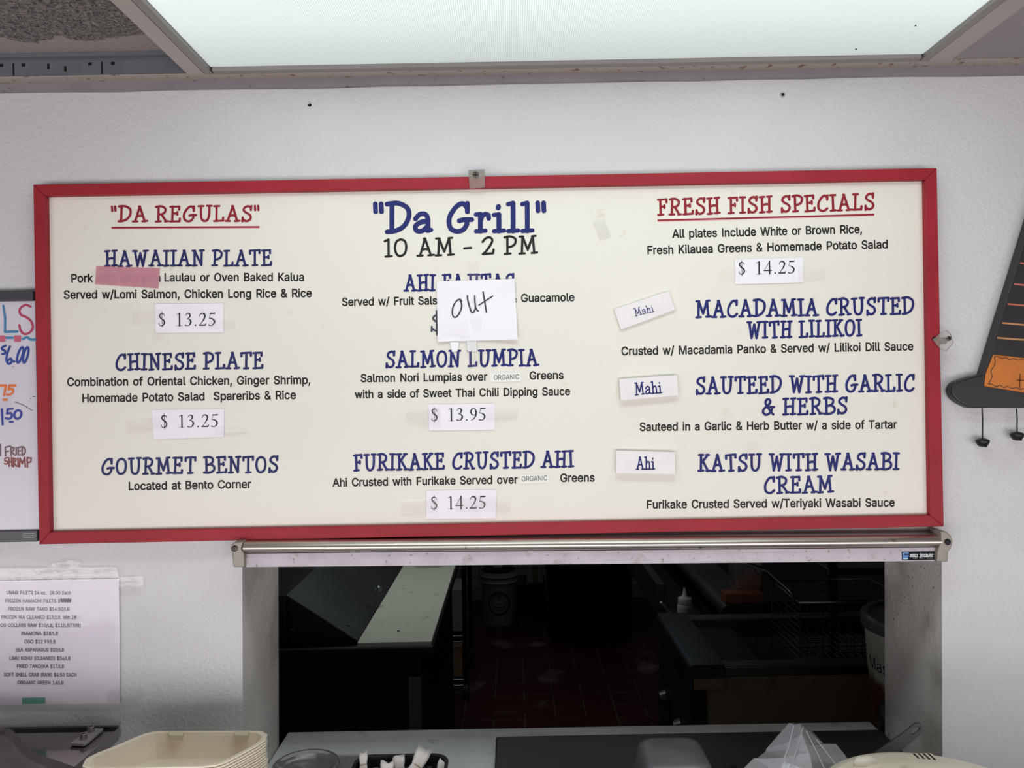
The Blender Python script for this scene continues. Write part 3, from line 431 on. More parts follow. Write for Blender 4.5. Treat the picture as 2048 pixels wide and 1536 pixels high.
SANS_BOOK = {
'.': (94, '54,-2 59,1 64,4 68,9 70,15 70,20 70,27 68,32 64,37 59,40 54,43 48,43 42,43 36,40 32,37 28,32 26,27 25,20 26,15 28,9 32,4 36,1 42,-2 48,-2'),
'A': (240, '42,0 67,71 172,71 198,0 232,0 138,254 101,254 8,0/77,99 95,151 98,161 102,172 106,185 111,201 117,219 119,228 122,219 127,201 132,186 136,173 140,161 144,151 162,99'),
'C': (255, '146,-3 159,-1 170,2 181,7 192,12 201,19 210,27 217,36 224,45 230,56 234,68 236,80 204,80 195,57 179,40 158,30 134,26 119,28 105,32 92,38 80,47 71,58 63,72 57,88 53,107 52,127 53,148 56,166 62,182 70,196 80,207 92,216 105,223 119,227 134,228 158,224 179,214 195,197 204,174 236,174 234,187 229,198 224,209 217,219 210,228 201,236 191,242 181,248 170,252 158,255 146,257 134,258 112,256 93,251 75,242 59,230 46,215 35,197 27,176 22,153 20,127 22,101 27,78 35,58 46,40 59,25 75,12 93,4 112,-2 134,-3'),
'G': (260, '154,-2 172,2 188,9 203,19 215,31 225,45 233,62 238,80 239,100 239,128 141,128 141,100 207,100 206,87 203,74 198,62 191,51 182,43 172,36 161,30 148,27 134,26 119,28 105,32 92,38 80,47 71,59 63,72 57,88 53,107 52,127 53,148 56,166 62,182 70,196 80,207 92,216 104,223 118,227 133,228 158,224 178,213 194,197 204,174 237,174 234,186 230,198 225,208 218,218 210,227 202,235 192,242 182,247 170,252 158,255 146,257 132,258 112,256 92,251 74,242 59,230 45,215 35,197 27,176 22,153 20,127 22,102 27,78 35,58 45,40 59,25 75,13 93,4 113,-2 134,-3'),
'I': (88, '32,0 60,0 60,254 32,254'),
'M': (314, '61,0 61,145 61,164 60,186 60,208 60,218 65,204 72,180 80,160 85,145 143,0 171,0 228,145 234,161 241,181 249,205 253,219 253,207 253,184 252,163 252,145 252,0 284,0 284,254 238,254 176,94 171,79 165,61 159,41 157,36 156,42 150,61 144,79 139,94 76,254 30,254 30,0'),
'N': (262, '62,0 62,145 62,164 61,192 60,215 61,213 68,201 74,190 89,165 101,145 193,0 232,0 232,254 199,254 199,97 200,79 200,54 202,38 194,53 181,75 172,91 68,254 30,254 30,0'),
'O': (267, '155,-2 174,4 192,12 208,25 221,40 232,58 240,78 245,101 246,127 245,153 240,176 232,197 221,215 208,230 192,242 174,251 155,256 134,258 112,256 93,251 75,242 59,230 46,215 35,197 27,176 22,153 20,127 22,101 27,78 35,58 46,40 59,25 75,12 93,4 112,-2 134,-3/119,28 105,32 92,38 81,47 71,58 63,72 57,88 53,106 52,127 53,148 57,166 63,182 71,196 81,207 92,216 105,223 119,227 134,228 148,227 162,223 175,216 186,207 196,196 204,182 210,166 214,148 215,127 214,106 210,88 204,72 196,58 186,47 175,38 162,32 148,28 134,26'),
'Q': (267, '178,6 200,-24 234,-24 201,20 208,25 221,40 232,58 240,78 245,101 246,127 245,153 240,176 232,197 221,215 208,230 192,242 174,251 155,256 134,258 112,256 93,251 75,242 59,230 46,215 35,197 27,176 22,153 20,127 22,101 27,78 35,58 46,40 59,25 75,12 93,4 112,-2 134,-3 155,-2 174,4/183,44 156,80 123,80 160,31 148,28 134,26 119,28 105,32 92,38 81,47 71,58 63,72 57,88 53,106 52,127 53,148 57,166 63,182 71,196 81,207 92,216 105,223 119,227 134,228 148,227 162,223 175,216 186,207 196,196 204,182 210,166 214,148 215,127 214,106 210,88 204,72 196,58 186,47'),
'R': (224, '62,0 62,99 118,99 123,99 176,0 214,0 157,105 166,109 178,116 188,125 195,136 200,148 204,161 205,176 204,191 200,204 195,217 188,228 178,237 166,244 153,250 136,253 118,254 30,254 30,0/62,128 62,226 116,226 129,225 140,223 149,220 156,215 162,209 167,202 170,194 172,186 173,176 172,167 170,158 167,150 162,144 156,138 149,133 140,130 129,128 117,128'),
'a': (195, '90,-4 100,-2 108,0 126,12 136,26 138,0 168,0 168,126 168,139 165,150 161,160 156,168 150,175 143,180 120,190 97,192 66,188 57,184 48,179 39,173 32,165 26,156 20,146 50,137 59,150 75,161 98,165 106,165 114,163 120,161 133,148 138,128 137,123 136,120 133,117 117,113 109,112 100,111 89,110 63,105 39,97 32,92 26,87 22,80 18,73 16,64 15,54 16,42 19,32 24,22 30,14 38,8 47,2 57,-1 68,-4 80,-4/65,26 51,36 46,52 47,59 48,65 52,70 67,79 88,84 100,86 116,88 130,91 138,95 138,69 137,61 135,54 132,47 127,40 121,34 114,29 106,26 96,23 85,23'),
'e': (202, '119,-3 130,-1 141,2 151,7 160,13 168,20 174,27 179,36 182,45 153,53 143,36 127,26 106,23 95,24 85,26 76,31 68,37 61,44 55,53 51,64 49,75 48,85 186,85 186,97 185,113 182,128 179,141 173,152 167,162 160,170 151,177 142,183 133,187 103,192 86,191 71,187 58,180 46,170 36,159 28,145 22,129 18,112 17,93 18,75 22,58 28,42 36,29 46,17 58,8 73,1 88,-3 106,-4/48,110 49,116 51,126 54,135 59,143 66,151 73,157 82,161 92,164 103,165 113,164 123,161 131,157 138,151 144,143 149,134 152,124 154,113'),
'f': (127, '3,190 3,164 40,164 40,0 71,0 71,164 114,164 114,190 71,190 71,209 72,218 74,225 77,230 82,234 89,236 97,237 107,236 114,234 121,260 111,263 94,265 68,259 60,255 53,250 48,243 44,235 41,226 40,216 40,190'),
'i': (83, '57,0 57,190 26,190 26,0/47,222 52,224 57,227 60,232 62,236 63,242 62,247 60,252 57,256 52,259 47,261 42,262 36,261 31,259 27,256 23,252 21,247 21,242 21,236 23,232 27,227 31,224 36,222 42,221'),
'm': (305, '57,0 57,119 58,129 60,137 63,145 67,151 73,156 79,160 100,165 110,164 119,161 126,156 132,148 136,140 137,130 137,0 168,0 168,124 173,145 187,160 194,163 201,165 209,165 219,164 228,161 236,156 243,149 247,139 248,127 248,0 278,0 278,128 278,141 275,154 270,164 264,173 257,180 249,186 239,190 229,192 218,193 208,192 199,191 190,187 169,172 163,164 159,156 157,160 151,171 144,180 134,187 123,192 110,193 86,188 66,173 61,166 57,157 56,155 56,190 26,190 26,0'),
'n': (205, '58,124 60,133 63,141 68,148 74,154 80,159 88,162 96,164 105,165 117,163 128,159 136,152 143,143 147,131 148,118 148,0 179,0 179,120 178,135 175,149 170,160 164,170 156,178 148,184 137,189 126,191 114,192 100,191 87,187 76,181 66,172 58,160 56,155 56,190 26,190 26,0 57,0 57,113'),
'r': (130, '57,0 57,118 58,127 60,135 63,142 67,148 73,153 80,157 87,160 95,162 103,163 115,162 122,161 122,192 115,192 106,192 96,191 85,188 76,184 68,177 62,169 58,160 56,190 26,190 26,0'),
's': (182, '105,-3 118,-1 130,3 140,9 149,16 156,24 161,33 165,42 166,53 164,66 160,76 153,86 143,94 130,100 115,105 86,111 76,114 68,118 62,122 58,126 55,132 54,139 56,146 59,153 65,158 74,163 83,165 94,166 105,165 114,162 121,158 127,152 131,146 134,139 162,145 149,170 143,176 136,182 127,186 117,190 106,192 94,192 81,191 69,189 58,185 48,180 39,173 32,166 27,157 24,147 23,137 25,124 29,113 36,104 46,96 59,90 75,85 106,78 115,75 122,72 127,68 131,63 133,58 134,51 133,44 129,37 122,31 114,26 103,24 91,23 80,24 70,26 62,30 55,36 50,44 47,53 18,47 21,37 25,27 31,19 38,12 46,6 56,2 67,-2 78,-3 91,-4'),
't': (114, '3,190 3,164 32,164 32,46 34,32 38,20 46,11 56,4 69,-1 84,-2 96,-1 106,1 101,27 93,26 85,25 78,26 72,27 68,31 65,35 64,41 63,49 63,164 102,164 102,190 63,190 63,236 32,236 32,190'),
'u': (205, '105,-1 117,2 129,8 139,18 147,30 149,35 149,0 179,0 179,190 148,190 148,76 147,66 145,57 142,48 137,41 131,36 125,31 117,28 109,26 100,25 88,26 77,31 68,37 62,47 58,58 57,72 57,190 26,190 26,70 27,54 30,41 35,29 41,20 48,12 57,5 68,1 79,-2 91,-3'),
'y': (195, '32,-72 46,-73 70,-68 88,-54 102,-29 186,190 153,190 112,78 101,43 97,30 93,43 83,78 42,190 9,190 81,-1 75,-18 72,-26 69,-32 65,-37 52,-44 36,-44 31,-43 24,-69'),
' ': (140, ''),
}
GLYPHS = {}
def glyph(font, ch):
    key = (id(font), ch)
    if key in GLYPHS: return GLYPHS[key]
    adv, enc = font[ch]; parts = []
    if enc:
        loops = [[tuple(float(v) / 500 for v in p.split(',')) for p in L.split()] for L in enc.split('/')]
        def ar(L): return sum(p[0]*q[1]-q[0]*p[1] for p, q in zip(L, L[1:] + L[:1])) / 2
        def inside(p, L):
            c = False
            for (x1, y1), (x2, y2) in zip(L, L[1:] + L[:1]):
                if (y1 > p[1]) != (y2 > p[1]) and p[0] < (x2-x1)*(p[1]-y1)/(y2-y1) + x1: c = not c
            return c
        vs = [Vector(p) for L in loops for p in L]; es = []; o = 0
        for L in loops:
            es += [(o + i, o + (i + 1) % len(L)) for i in range(len(L))]; o += len(L)
        rv, re_, rf = delaunay_2d_cdt(vs, es, [], 0, 1e-5)[:3]
        keep = [tuple(f) for f in rf if sum(inside(sum((rv[i] for i in f), Vector((0, 0))) / len(f), L) * (1 if ar(L) > 0 else -1) for L in loops) > 0]
        parts.append(([tuple(v) for v in rv], keep))
    GLYPHS[key] = (adv / 500, parts); return GLYPHS[key]
def sans_mesh(text, font):
    x = 0.0; out = []; lay = 0
    for ch in text:
        adv, parts = glyph(font, ch)
        for k, (vs, fs) in enumerate(parts): out.append(([(x + v[0], v[1]) for v in vs], fs, k))
        x += adv
    return out
def set_sans(text, a, b, cap, y, font=None):
    """Grotesque letters stretched between a and b of the base line (x, z)"""
    parts = sans_mesh(text, font or SANS_BOLD)
    lo = min(v[0] for p in parts for v in p[0]); hi = max(v[0] for p in parts for v in p[0])
    a = Vector(a); b = Vector(b); d = b - a; L = d.length; ex = d / L; ez = Vector((-ex[1], ex[0]))
    mb = MB(); mb.flat = True
    for vs, fs, k in parts:
        qs = [a + ex * ((v[0] - lo) / (hi - lo) * L) + ez * (v[1] / .508 * cap) for v in vs]
        mb.add([(q[0], y - 2e-5*k, q[1]) for q in qs], fs)
    return mb
def xz(px, py, d): p = P(px, py, d); return (p[0], p[2])
def PXM(d): return d / F        # metres per pixel at that depth

# ---------------------------------------------------------------- palette
M_wall = mat('wall_paint', (205, 204, 206), .55, var=.05, vscale=3.0, bump=.9, bscale=125, specks=[(60, .10, (120, 112, 108)), (24, .055, (105, 98, 96))],
             dirt=[(2.2, .62, .85, (186, 180, 180))])
M_jamb = mat('jamb_paint', (214, 208, 203), .7, var=.10, vscale=6, bump=.8, bscale=150, specks=[(70, .14, (70, 62, 58)), (30, .08, (60, 52, 46))],
             dirt=[(7, .5, .8, (128, 116, 104)), (2.5, .55, .8, (150, 134, 118))])
M_trim = mat('trim_paint', (136, 130, 134), .5, var=.06, vscale=20, dirt=(60, .66, .72, (90, 80, 74)))
M_grid = mat('grid_metal', (172, 162, 156), .45, var=.04, vscale=10)
M_gridr = mat('door_frame_metal', (136, 130, 126), .4)
M_tile = mat('ceiling_panel', (150, 143, 142), .8, var=.03, vscale=4, specks=(40, .05, (90, 84, 80)))
M_grey = mat('grey_rail_metal', (104, 108, 114), .4, var=.08, vscale=30)
M_dark = mat('black_void', (12, 11, 11), .9)
M_red = mat('red_paint', (152, 40, 50), .5, spec=.2, var=.10, vscale=7, bump=.15, bscale=90, specks=(18, .03, (205, 150, 140)))
M_panel = mat('cream_panel', (226, 222, 211), .38, spec=.3, var=.02, vscale=2.5, specks=[(14, .022, (96, 88, 76)), (35, .03, (150, 140, 122))],
              dirt=[(9, .66, .85, (205, 197, 180)), (26, .70, .82, (200, 192, 176))])
M_blue = mat('navy_vinyl', (34, 42, 104), .5, spec=.2)
M_navy = mat('dark_navy_vinyl', (40, 46, 94), .5, spec=.2)
M_redv = mat('red_vinyl', (140, 36, 48), .5, spec=.2)
M_pinkv = mat('pink_vinyl', (222, 150, 156), .5, spec=.2)
M_black = mat('black_vinyl', (36, 32, 34), .5, spec=.2)
M_ink = mat('black_ink', (30, 27, 32), .7)
M_paper = mat('white_paper', (236, 231, 238), .6, var=.015, vscale=20)
M_paper2 = mat('notice_paper', (226, 220, 230), .5, var=.02, vscale=15)
M_plate = mat('white_plate', (230, 224, 224), .4, var=.03, vscale=25, specks=(60, .08, (140, 130, 124)))
M_tape = clear_mat('clear_tape', (246, 245, 240), .025, .12, bump=.35, bscale=60, ior=1.18)
M_tapew = clear_mat('white_frosted_tape', (245, 245, 245), .75, .25, bump=.5, bscale=120)
M_pink = clear_mat('pink_tape', (232, 158, 174), .5, .25, bump=.2, bscale=60)
M_teal = mat('teal_tape', (52, 150, 130), .45)
M_sleeve = clear_mat('plastic_sleeve', (235, 235, 238), .05, .10, bump=.5, bscale=30, ior=1.2)
M_alu = mat('anodised_aluminium', (196, 188, 180), .34, 1.0, var=.06, vscale=12, dirt=(45, .64, .72, (120, 108, 96)))
M_strip = mat('pale_label_strip', (184, 175, 183), .5, var=.10, vscale=26, specks=(150, .12, (110, 98, 102)), dirt=[(40, .60, .80, (150, 138, 142)), (110, .63, .72, (128, 114, 116))])
M_steel = mat('stainless_steel', (222, 226, 225), .42, .05, var=.14, vscale=7, brushed=(4, 70, 4), dirt=[(9, .55, .75, (226, 228, 226)), (14, .62, .8, (140, 142, 142))])
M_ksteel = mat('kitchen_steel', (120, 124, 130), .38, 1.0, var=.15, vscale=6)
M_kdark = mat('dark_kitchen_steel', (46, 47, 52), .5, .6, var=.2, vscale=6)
M_blackp = mat('black_plastic', (22, 21, 23), .35)
M_blackm = mat('black_matte', (20, 19, 20), .6)

# ---------------------------------------------------------------- the shell
YW = 1.345                      # front face of the menu wall
YB = 1.552                      # its kitchen face
ZC = 2.187                      # shop ceiling grid
ZK = 2.6                        # kitchen ceiling
XL, XR = -2.6, 2.9
oTL, oTR = P(484.5, 1112, YW), P(1883.5, 1104, YW)
oBL, oBR = P(485.5, 1440, YW), P(1884.5, 1440, YW)
def edge(a, b, z): t = (z - a[2]) / (b[2] - a[2]); return a[0] + (b[0] - a[0]) * t
ZCT = 0.93                      # counter top
zt = (oTL[2] + oTR[2]) / 2
zb = ZCT - 0.035
lt, lb = edge(oTL, oBL, zt), edge(oTL, oBL, zb)
rt, rb = edge(oTR, oBR, zt), edge(oTR, oBR, zb)
mb = MB()
mb.prism_y([(XL, 0), (lb, 0), (lb, zb), (lt, zt), (lt, ZK), (XL, ZK)], YW, YB)
mb.prism_y([(rb, 0), (XR, 0), (XR, ZK), (rt, ZK), (rt, zt), (rb, zb)], YW, YB)
mb.prism_y([(lt, zt), (rt, zt), (rt, ZK), (lt, ZK)], YW, YB)
mb.prism_y([(lb, 0), (rb, 0), (rb, zb), (lb, zb)], YW, YB)
wall = mb.build('wall_front', [M_wall, M_jamb])
for p in wall.data.polygons:     # the sides of the opening are painted like the rest but grimy
    c = p.center
    if abs(p.normal[0]) > .9 and YW + .05 < c[1] < YB - .05 and abs(c[0]) < 1.0 and zb - .01 < c[2] < zt + .01: p.material_index = 1
struct(wall)

# floor: red quarry tile with pale worn joints
def tile_mat():
    m = bpy.data.materials.new('quarry_tile'); m.use_nodes = True; nt = m.node_tree; N = nt.nodes; L = nt.links
    b = N['Principled BSDF']; b.inputs['Roughness'].default_value = .45
    ge = N.new('ShaderNodeNewGeometry')
    sp = N.new('ShaderNodeSeparateXYZ'); L.new(ge.outputs['Position'], sp.inputs[0])
    def mt(op, x, y=None):
        n = N.new('ShaderNodeMath'); n.operation = op; L.new(x, n.inputs[0])
        if isinstance(y, (int, float)): n.inputs[1].default_value = y
        elif y is not None: L.new(y, n.inputs[1])
        return n.outputs[0]
    def joint(c, off): return mt('ABSOLUTE', mt('SUBTRACT', mt('FRACT', mt('DIVIDE', mt('ADD', c, off), .152)), .5))
    gx = mt('MAXIMUM', joint(sp.outputs['X'], 10.606), joint(sp.outputs['Y'], 10.05))
    gm = mt('GREATER_THAN', gx, .482)
    w_ = N.new('ShaderNodeTexNoise'); w_.inputs['Scale'].default_value = 5.0; L.new(ge.outputs['Position'], w_.inputs['Vector'])
    gm = mt('MULTIPLY', gm, mt('GREATER_THAN', w_.outputs['Fac'], .47))
    br = N.new('ShaderNodeMix'); br.data_type = 'RGBA'; L.new(gm, br.inputs['Factor'])
    br.inputs['A'].default_value = lin((66, 21, 22)); br.inputs['B'].default_value = lin((104, 86, 82))
    no = N.new('ShaderNodeTexNoise'); no.inputs['Scale'].default_value = 3.2; no.inputs['Detail'].default_value = 8; L.new(ge.outputs['Position'], no.inputs['Vector'])
    mr = N.new('ShaderNodeMapRange'); mr.inputs['From Min'].default_value = .60; mr.inputs['From Max'].default_value = .72; L.new(no.outputs['Fac'], mr.inputs['Value'])
    mx = N.new('ShaderNodeMix'); mx.data_type = 'RGBA'; L.new(mr.outputs['Result'], mx.inputs['Factor']); L.new(br.outputs['Result'], mx.inputs['A']); mx.inputs['B'].default_value = lin((130, 116, 112))
    L.new(mx.outputs['Result'], b.inputs['Base Color'])
    return m
struct(MB().box((XL, -4.5, -.05), (XR, 6.2, 0)).build('floor', tile_mat()))
# kitchen walls and ceiling
def wtile_mat():
    m = bpy.data.materials.new('kitchen_wall_tile'); m.use_nodes = True; nt = m.node_tree; N = nt.nodes; L = nt.links
    b = N['Principled BSDF']; b.inputs['Roughness'].default_value = .35
    ge = N.new('ShaderNodeNewGeometry'); sp = N.new('ShaderNodeSeparateXYZ'); cb = N.new('ShaderNodeCombineXYZ')
    ad = N.new('ShaderNodeMath'); L.new(ge.outputs['Position'], sp.inputs[0]); L.new(sp.outputs['X'], ad.inputs[0]); L.new(sp.outputs['Y'], ad.inputs[1])
    L.new(ad.outputs[0], cb.inputs['X']); L.new(sp.outputs['Z'], cb.inputs['Y'])
    br = N.new('ShaderNodeTexBrick'); br.offset = 0; br.inputs['Scale'].default_value = 1
    br.inputs['Brick Width'].default_value = .15; br.inputs['Row Height'].default_value = .15; br.inputs['Mortar Size'].default_value = .003
    br.inputs['Color1'].default_value = lin((176, 172, 162)); br.inputs['Color2'].default_value = lin((168, 164, 156)); br.inputs['Mortar'].default_value = lin((110, 106, 100))
    L.new(cb.outputs[0], br.inputs['Vector']); L.new(br.outputs['Color'], b.inputs['Base Color']); return m
M_wt = wtile_mat()
struct(MB().box((XL, 5.98, 0), (XR, 6.08, ZK)).build('wall_kitchen_back', M_wt))
struct(MB().box((-1.45, YB, 0), (-1.35, 5.98, ZK)).build('wall_kitchen_left', M_wt))
struct(MB().box((1.75, YB, 0), (1.85, 5.98, ZK)).build('wall_kitchen_right', M_wt))
struct(MB().box((XL, YB, ZK), (XR, 6.08, ZK + .06)).build('ceiling_kitchen', M_tile))

# shop ceiling: grid flanges, flat panels, one open bay on the left
Xl0, Xl1 = P(374, 148, 1.305)[0], P(407, 147, 1.305)[0]      # tee left of the lamp
Xr0, Xr1 = P(1858, 118, 1.305)[0], P(1903, 117, 1.305)[0]    # tee right of the lamp
YF = 1.309                                                     # near edge of the wall angle
YN = 0.66                                                      # near edge of the lamp bay
mb = MB()
mb.box((Xr1 - .0005, -4.4, ZC + .0015), (XR, YF, ZC + .012))
mb.box((XL, -4.4, ZC + .0015), (Xr1 - .0005, YN - .024, ZC + .012))
struct(mb.build('ceiling', M_tile))
mb = MB()
mb.box((XL, YF, ZC), (XR, YW - .001, ZC + .0012))
struct(mb.build('trim_1', mat('wall_angle', (172, 160, 150), .5, dirt=(70, .60, .66, (120, 96, 78)))))
tr = MB()
za, zb2 = P(1024, 165, 1.335)[2], ZC
nseg = 60; rr = random.Random(3)
top = [(XL + (XR - XL) * i / nseg, zb2) for i in range(nseg + 1)]
bot = [(XL + (XR - XL) * i / nseg, za + rr.uniform(-.0012, .0012)) for i in range(nseg + 1)]
tr.prism_y(top + bot[::-1], 1.335, YW - .0005)
struct(tr.build('trim_2', M_trim))
mb = MB()
for (x0, x1) in ((Xl0, Xl1), (Xr0, Xr1)):
    mb.box((x0, YN + .0002, ZC - .001), (x1, YF - .0002, ZC + .0008)); mb.box(((x0+x1)/2 - .002, YN + .0002, ZC + .001), ((x0+x1)/2 + .002, YF, ZC + .03))
mb.box((XL, YN - .024, ZC - .001), (XR, YN, ZC + .0008))
struct(mb.build('trim_3', M_grid))
# old textured tile over the open bay: rough patch with a torn edge
def popcorn():
    m = bpy.data.materials.new('worn_ceiling_tile'); m.use_nodes = True; nt = m.node_tree; N = nt.nodes; L = nt.links
    b = N['Principled BSDF']; b.inputs['Roughness'].default_value = .9
    ge = N.new('ShaderNodeNewGeometry'); sp = N.new('ShaderNodeSeparateXYZ'); L.new(ge.outputs['Position'], sp.inputs[0])
    n1 = N.new('ShaderNodeTexNoise'); n1.inputs['Scale'].default_value = 22; n1.inputs['Detail'].default_value = 8; L.new(ge.outputs['Position'], n1.inputs['Vector'])
    a1 = N.new('ShaderNodeMath'); a1.operation = 'MULTIPLY_ADD'; a1.inputs[1].default_value = .09; L.new(n1.outputs['Fac'], a1.inputs[0]); L.new(sp.outputs['Y'], a1.inputs[2])
    mr = N.new('ShaderNodeMapRange'); mr.inputs['From Min'].default_value = 1.300; mr.inputs['From Max'].default_value = 1.296; L.new(a1.outputs[0], mr.inputs['Value'])
    v = N.new('ShaderNodeTexNoise'); v.inputs['Scale'].default_value = 210; v.inputs['Detail'].default_value = 3; v.inputs['Distortion'].default_value = 1.2; L.new(ge.outputs['Position'], v.inputs['Vector'])
    cr = N.new('ShaderNodeMapRange'); cr.inputs['From Min'].default_value = .38; cr.inputs['From Max'].default_value = .66; L.new(v.outputs['Fac'], cr.inputs['Value'])
    m1 = N.new('ShaderNodeMix'); m1.data_type = 'RGBA'; m1.inputs['A'].default_value = lin((62, 58, 56)); m1.inputs['B'].default_value = lin((150, 142, 138)); L.new(cr.outputs['Result'], m1.inputs['Factor'])
    m2 = N.new('ShaderNodeMix'); m2.data_type = 'RGBA'; m2.inputs['A'].default_value = lin((158, 147, 142)); L.new(m1.outputs['Result'], m2.inputs['B']); L.new(mr.outputs['Result'], m2.inputs['Factor'])
    L.new(m2.outputs['Result'], b.inputs['Base Color'])
    bu = N.new('ShaderNodeBump'); bu.inputs['Strength'].default_value = .6; bu.inputs['Distance'].default_value = .003; L.new(v.outputs['Fac'], bu.inputs['Height']); L.new(bu.outputs['Normal'], b.inputs['Normal'])
    return m
ZT = ZC + .036
struct(MB().box((XL, YN - .02, ZT), (Xl1 - .004, YW - .001, ZT + .015)).build('ceiling_tile', popcorn()))

# grey slotted rail at the back of the open bay
t = thing('ceiling_rail', (-1.2, 1.32, ZC), 'grey slotted metal rail in the open ceiling bay beside the lamp', 'ceiling rail')
YR = 1.312
zr = P(200, 125, YR)[2]
mb = MB(); mb.box((XL, YR, ZC + .0015), (Xl1 - .006, YR + .003, ZT - .007)); mb.box((XL, YR - .014, ZT - .007), (Xl1 - .006, YR + .003, ZT - .0005))
mb.box((XL, YR - .002, ZT - .0085), (Xl1 - .006, YR, ZT - .0065))
mb.build('rail', M_grey, t)
for i, (px, kind) in enumerate(((3, 0), (27, 2), (47, 0), (97, 3), (131, 4), (180, 0), (204, 2), (226, 0))):
    x = P(px, 137, YR)[0]
    h0, h1, w2 = {0: (.017, .022, .003), 2: (.002, .023, .0012), 3: (.012, .021, .002), 4: (.007, .016, .002)}[kind]
    MB().box((x - w2, YR - .0006, ZC + .002 + h0), (x + w2, YR + .0005, ZC + .002 + h1)).build('slot', M_dark, t)

# ---------------------------------------------------------------- ceiling lamp
LX0, LX1 = Xl1 + .001, Xr0 - .001
t = thing('ceiling_light', ((LX0+LX1)/2, (YN+YF)/2, ZC), 'recessed fluorescent ceiling light with white prismatic lens above the menu board', 'ceiling light')
fw = .0165
mb = MB()
for a, b in (((LX0, YN+.002), (LX0+fw, YF-.001)), ((LX1-fw, YN+.002), (LX1, YF-.001)), ((LX0+fw, YN+.002), (LX1-fw, YN+.002+fw)), ((LX0+fw, YF-.001-fw), (LX1-fw, YF-.001))):
    mb.box((a[0]+.0015, a[1], ZC - .003), (b[0]-.0015, b[1]-.0015, ZC + .012))
mb.build('door_frame', M_gridr, t, bevel=.0012)
def lens_mat():
    m = bpy.data.materials.new('lit_prismatic_lens'); m.use_nodes = True; nt = m.node_tree; N = nt.nodes; L = nt.links
    b = N['Principled BSDF']; b.inputs['Base Color'].default_value = lin((150, 156, 154)); b.inputs['Roughness'].default_value = .4; b.inputs['Specular IOR Level'].default_value = .15
    ge = N.new('ShaderNodeNewGeometry'); sp = N.new('ShaderNodeSeparateXYZ'); L.new(ge.outputs['Position'], sp.inputs[0])
    def math_(op, a, c, d=None):
        n = N.new('ShaderNodeMath'); n.operation = op
        for i, q in enumerate((a, c)):
            if q is None: continue
            if isinstance(q, (int, float)): n.inputs[i].default_value = q
            else: L.new(q, n.inputs[i])
        if d is not None: n.inputs[2].default_value = d
        return n.outputs[0]
    k = 2 * math.pi / .0064
    u = math_('MULTIPLY', math_('ADD', sp.outputs['X'], sp.outputs['Y']), k)
    v = math_('MULTIPLY', math_('SUBTRACT', sp.outputs['X'], sp.outputs['Y']), k)
    w = math_('MULTIPLY', math_('SINE', u, None), math_('SINE', v, None))
    pat = math_('MULTIPLY_ADD', w, .42, 1.0)
    # glow of two tubes along the wall; unseen nearer one boosted to brighten it
    yy = math_('SUBTRACT', sp.outputs['Y'], 1.09); g1 = math_('POWER', 2.718, math_('MULTIPLY', math_('MULTIPLY', yy, yy), -60.0))
    y2 = math_('SUBTRACT', sp.outputs['Y'], .84); g2 = math_('POWER', 2.718, math_('MULTIPLY', math_('MULTIPLY', y2, y2), -90.0))
    tube = math_('MULTIPLY_ADD', math_('ADD', g1, math_('MULTIPLY', g2, 22.0)), .26, LENS)
    st = math_('MULTIPLY', tube, pat)
    b.inputs['Emission Color'].default_value = (.88, 1.0, .975, 1)
    L.new(st, b.inputs['Emission Strength'])
    return m
LENS = .45
MB().box((LX0+fw, YN+.002+fw, ZC + .004), (LX1-fw, YF-.001-fw, ZC + .007)).build('lens', lens_mat(), t)
MB().box((LX0+.004, YN+.006, ZC + .013), (LX1-.004, YF-.006, ZC + .09)).build('housing', M_grid, t)
for (px, py) in ((1831, 51), (1712, 98)):
    p = G(px, py, ZC + .0035)
    MB().lathe((p[0], p[1], ZC + .0025), [(.0012, 0), (.0012, .0016)], 8).build('speck', M_blackm, t)

# ---------------------------------------------------------------- menu board
DF, DP = 1.321, 1.333           # frame face, panel face
O_ = [(66, 369), (1874, 336), (1888, 1053), (78, 1089)]
I_ = [(90, 391.5), (1851, 359), (1861, 1031), (99, 1064.5)]
c = P(977, 1089, DF)
board = thing('menu_board', (c[0], YW, c[2]), 'long cream menu board in a red wooden frame on the white wall', 'menu board')
A = [xz(*p, DF) for p in O_]; B = [xz(*p, DF) for p in I_]
q = .006
MB().prism_y([(B[0][0]-q, B[0][1]+q), (B[1][0]+q, B[1][1]+q), (B[2][0]+q, B[2][1]-q), (B[3][0]-q, B[3][1]-q)], DP, YW - .0008).build('panel', M_panel, board)
for k in range(4):
    j = (k + 1) % 4
    MB().prism_y([A[k], A[j], B[j], B[k]], DF, YW - .001).build('frame_rail', M_red, board, bevel=.0012)
YT = DP - .0004
def kid(text, x0, y0, x1, y1, cap, m, w=.155, par=board, d=YT, name='heading_lettering', jit=.035, gap=.12):
    s = PXM(d)
    set_strokes(text, KID, xz(x0, y0, d), xz(x1, y1, d), cap * s, cap * w * s, d, gap=gap, jit=jit).build(name, m, par)
def sans(text, x0, y0, x1, y1, cap, m=M_black, par=board, d=YT, name='description_lettering', font=None):
    set_sans(text, xz(x0, y0, d), xz(x1, y1, d), cap * PXM(d), d, font).build(name, m, par)
def line(x0, y0, x1, y1, th, m, par=board, d=YT, name='underline'):
    mb = MB(); mb.flat = True; a, b = xz(x0, y0, d), xz(x1, y1, d); h = th * PXM(d) / 2
    mb.add([(a[0], d, a[1]-h), (b[0], d, b[1]-h), (b[0], d, b[1]+h), (a[0], d, a[1]+h)], [(0,1,2,3)]); return mb.build(name, m, par)
kid('"DA REGULAS"', 222.5, 443.5, 519, 442, 30, M_redv)
line(223, 455.3, 519, 453.8, 3.2, M_redv); line(223, 457.6, 519, 456.1, 1.4, M_pinkv)
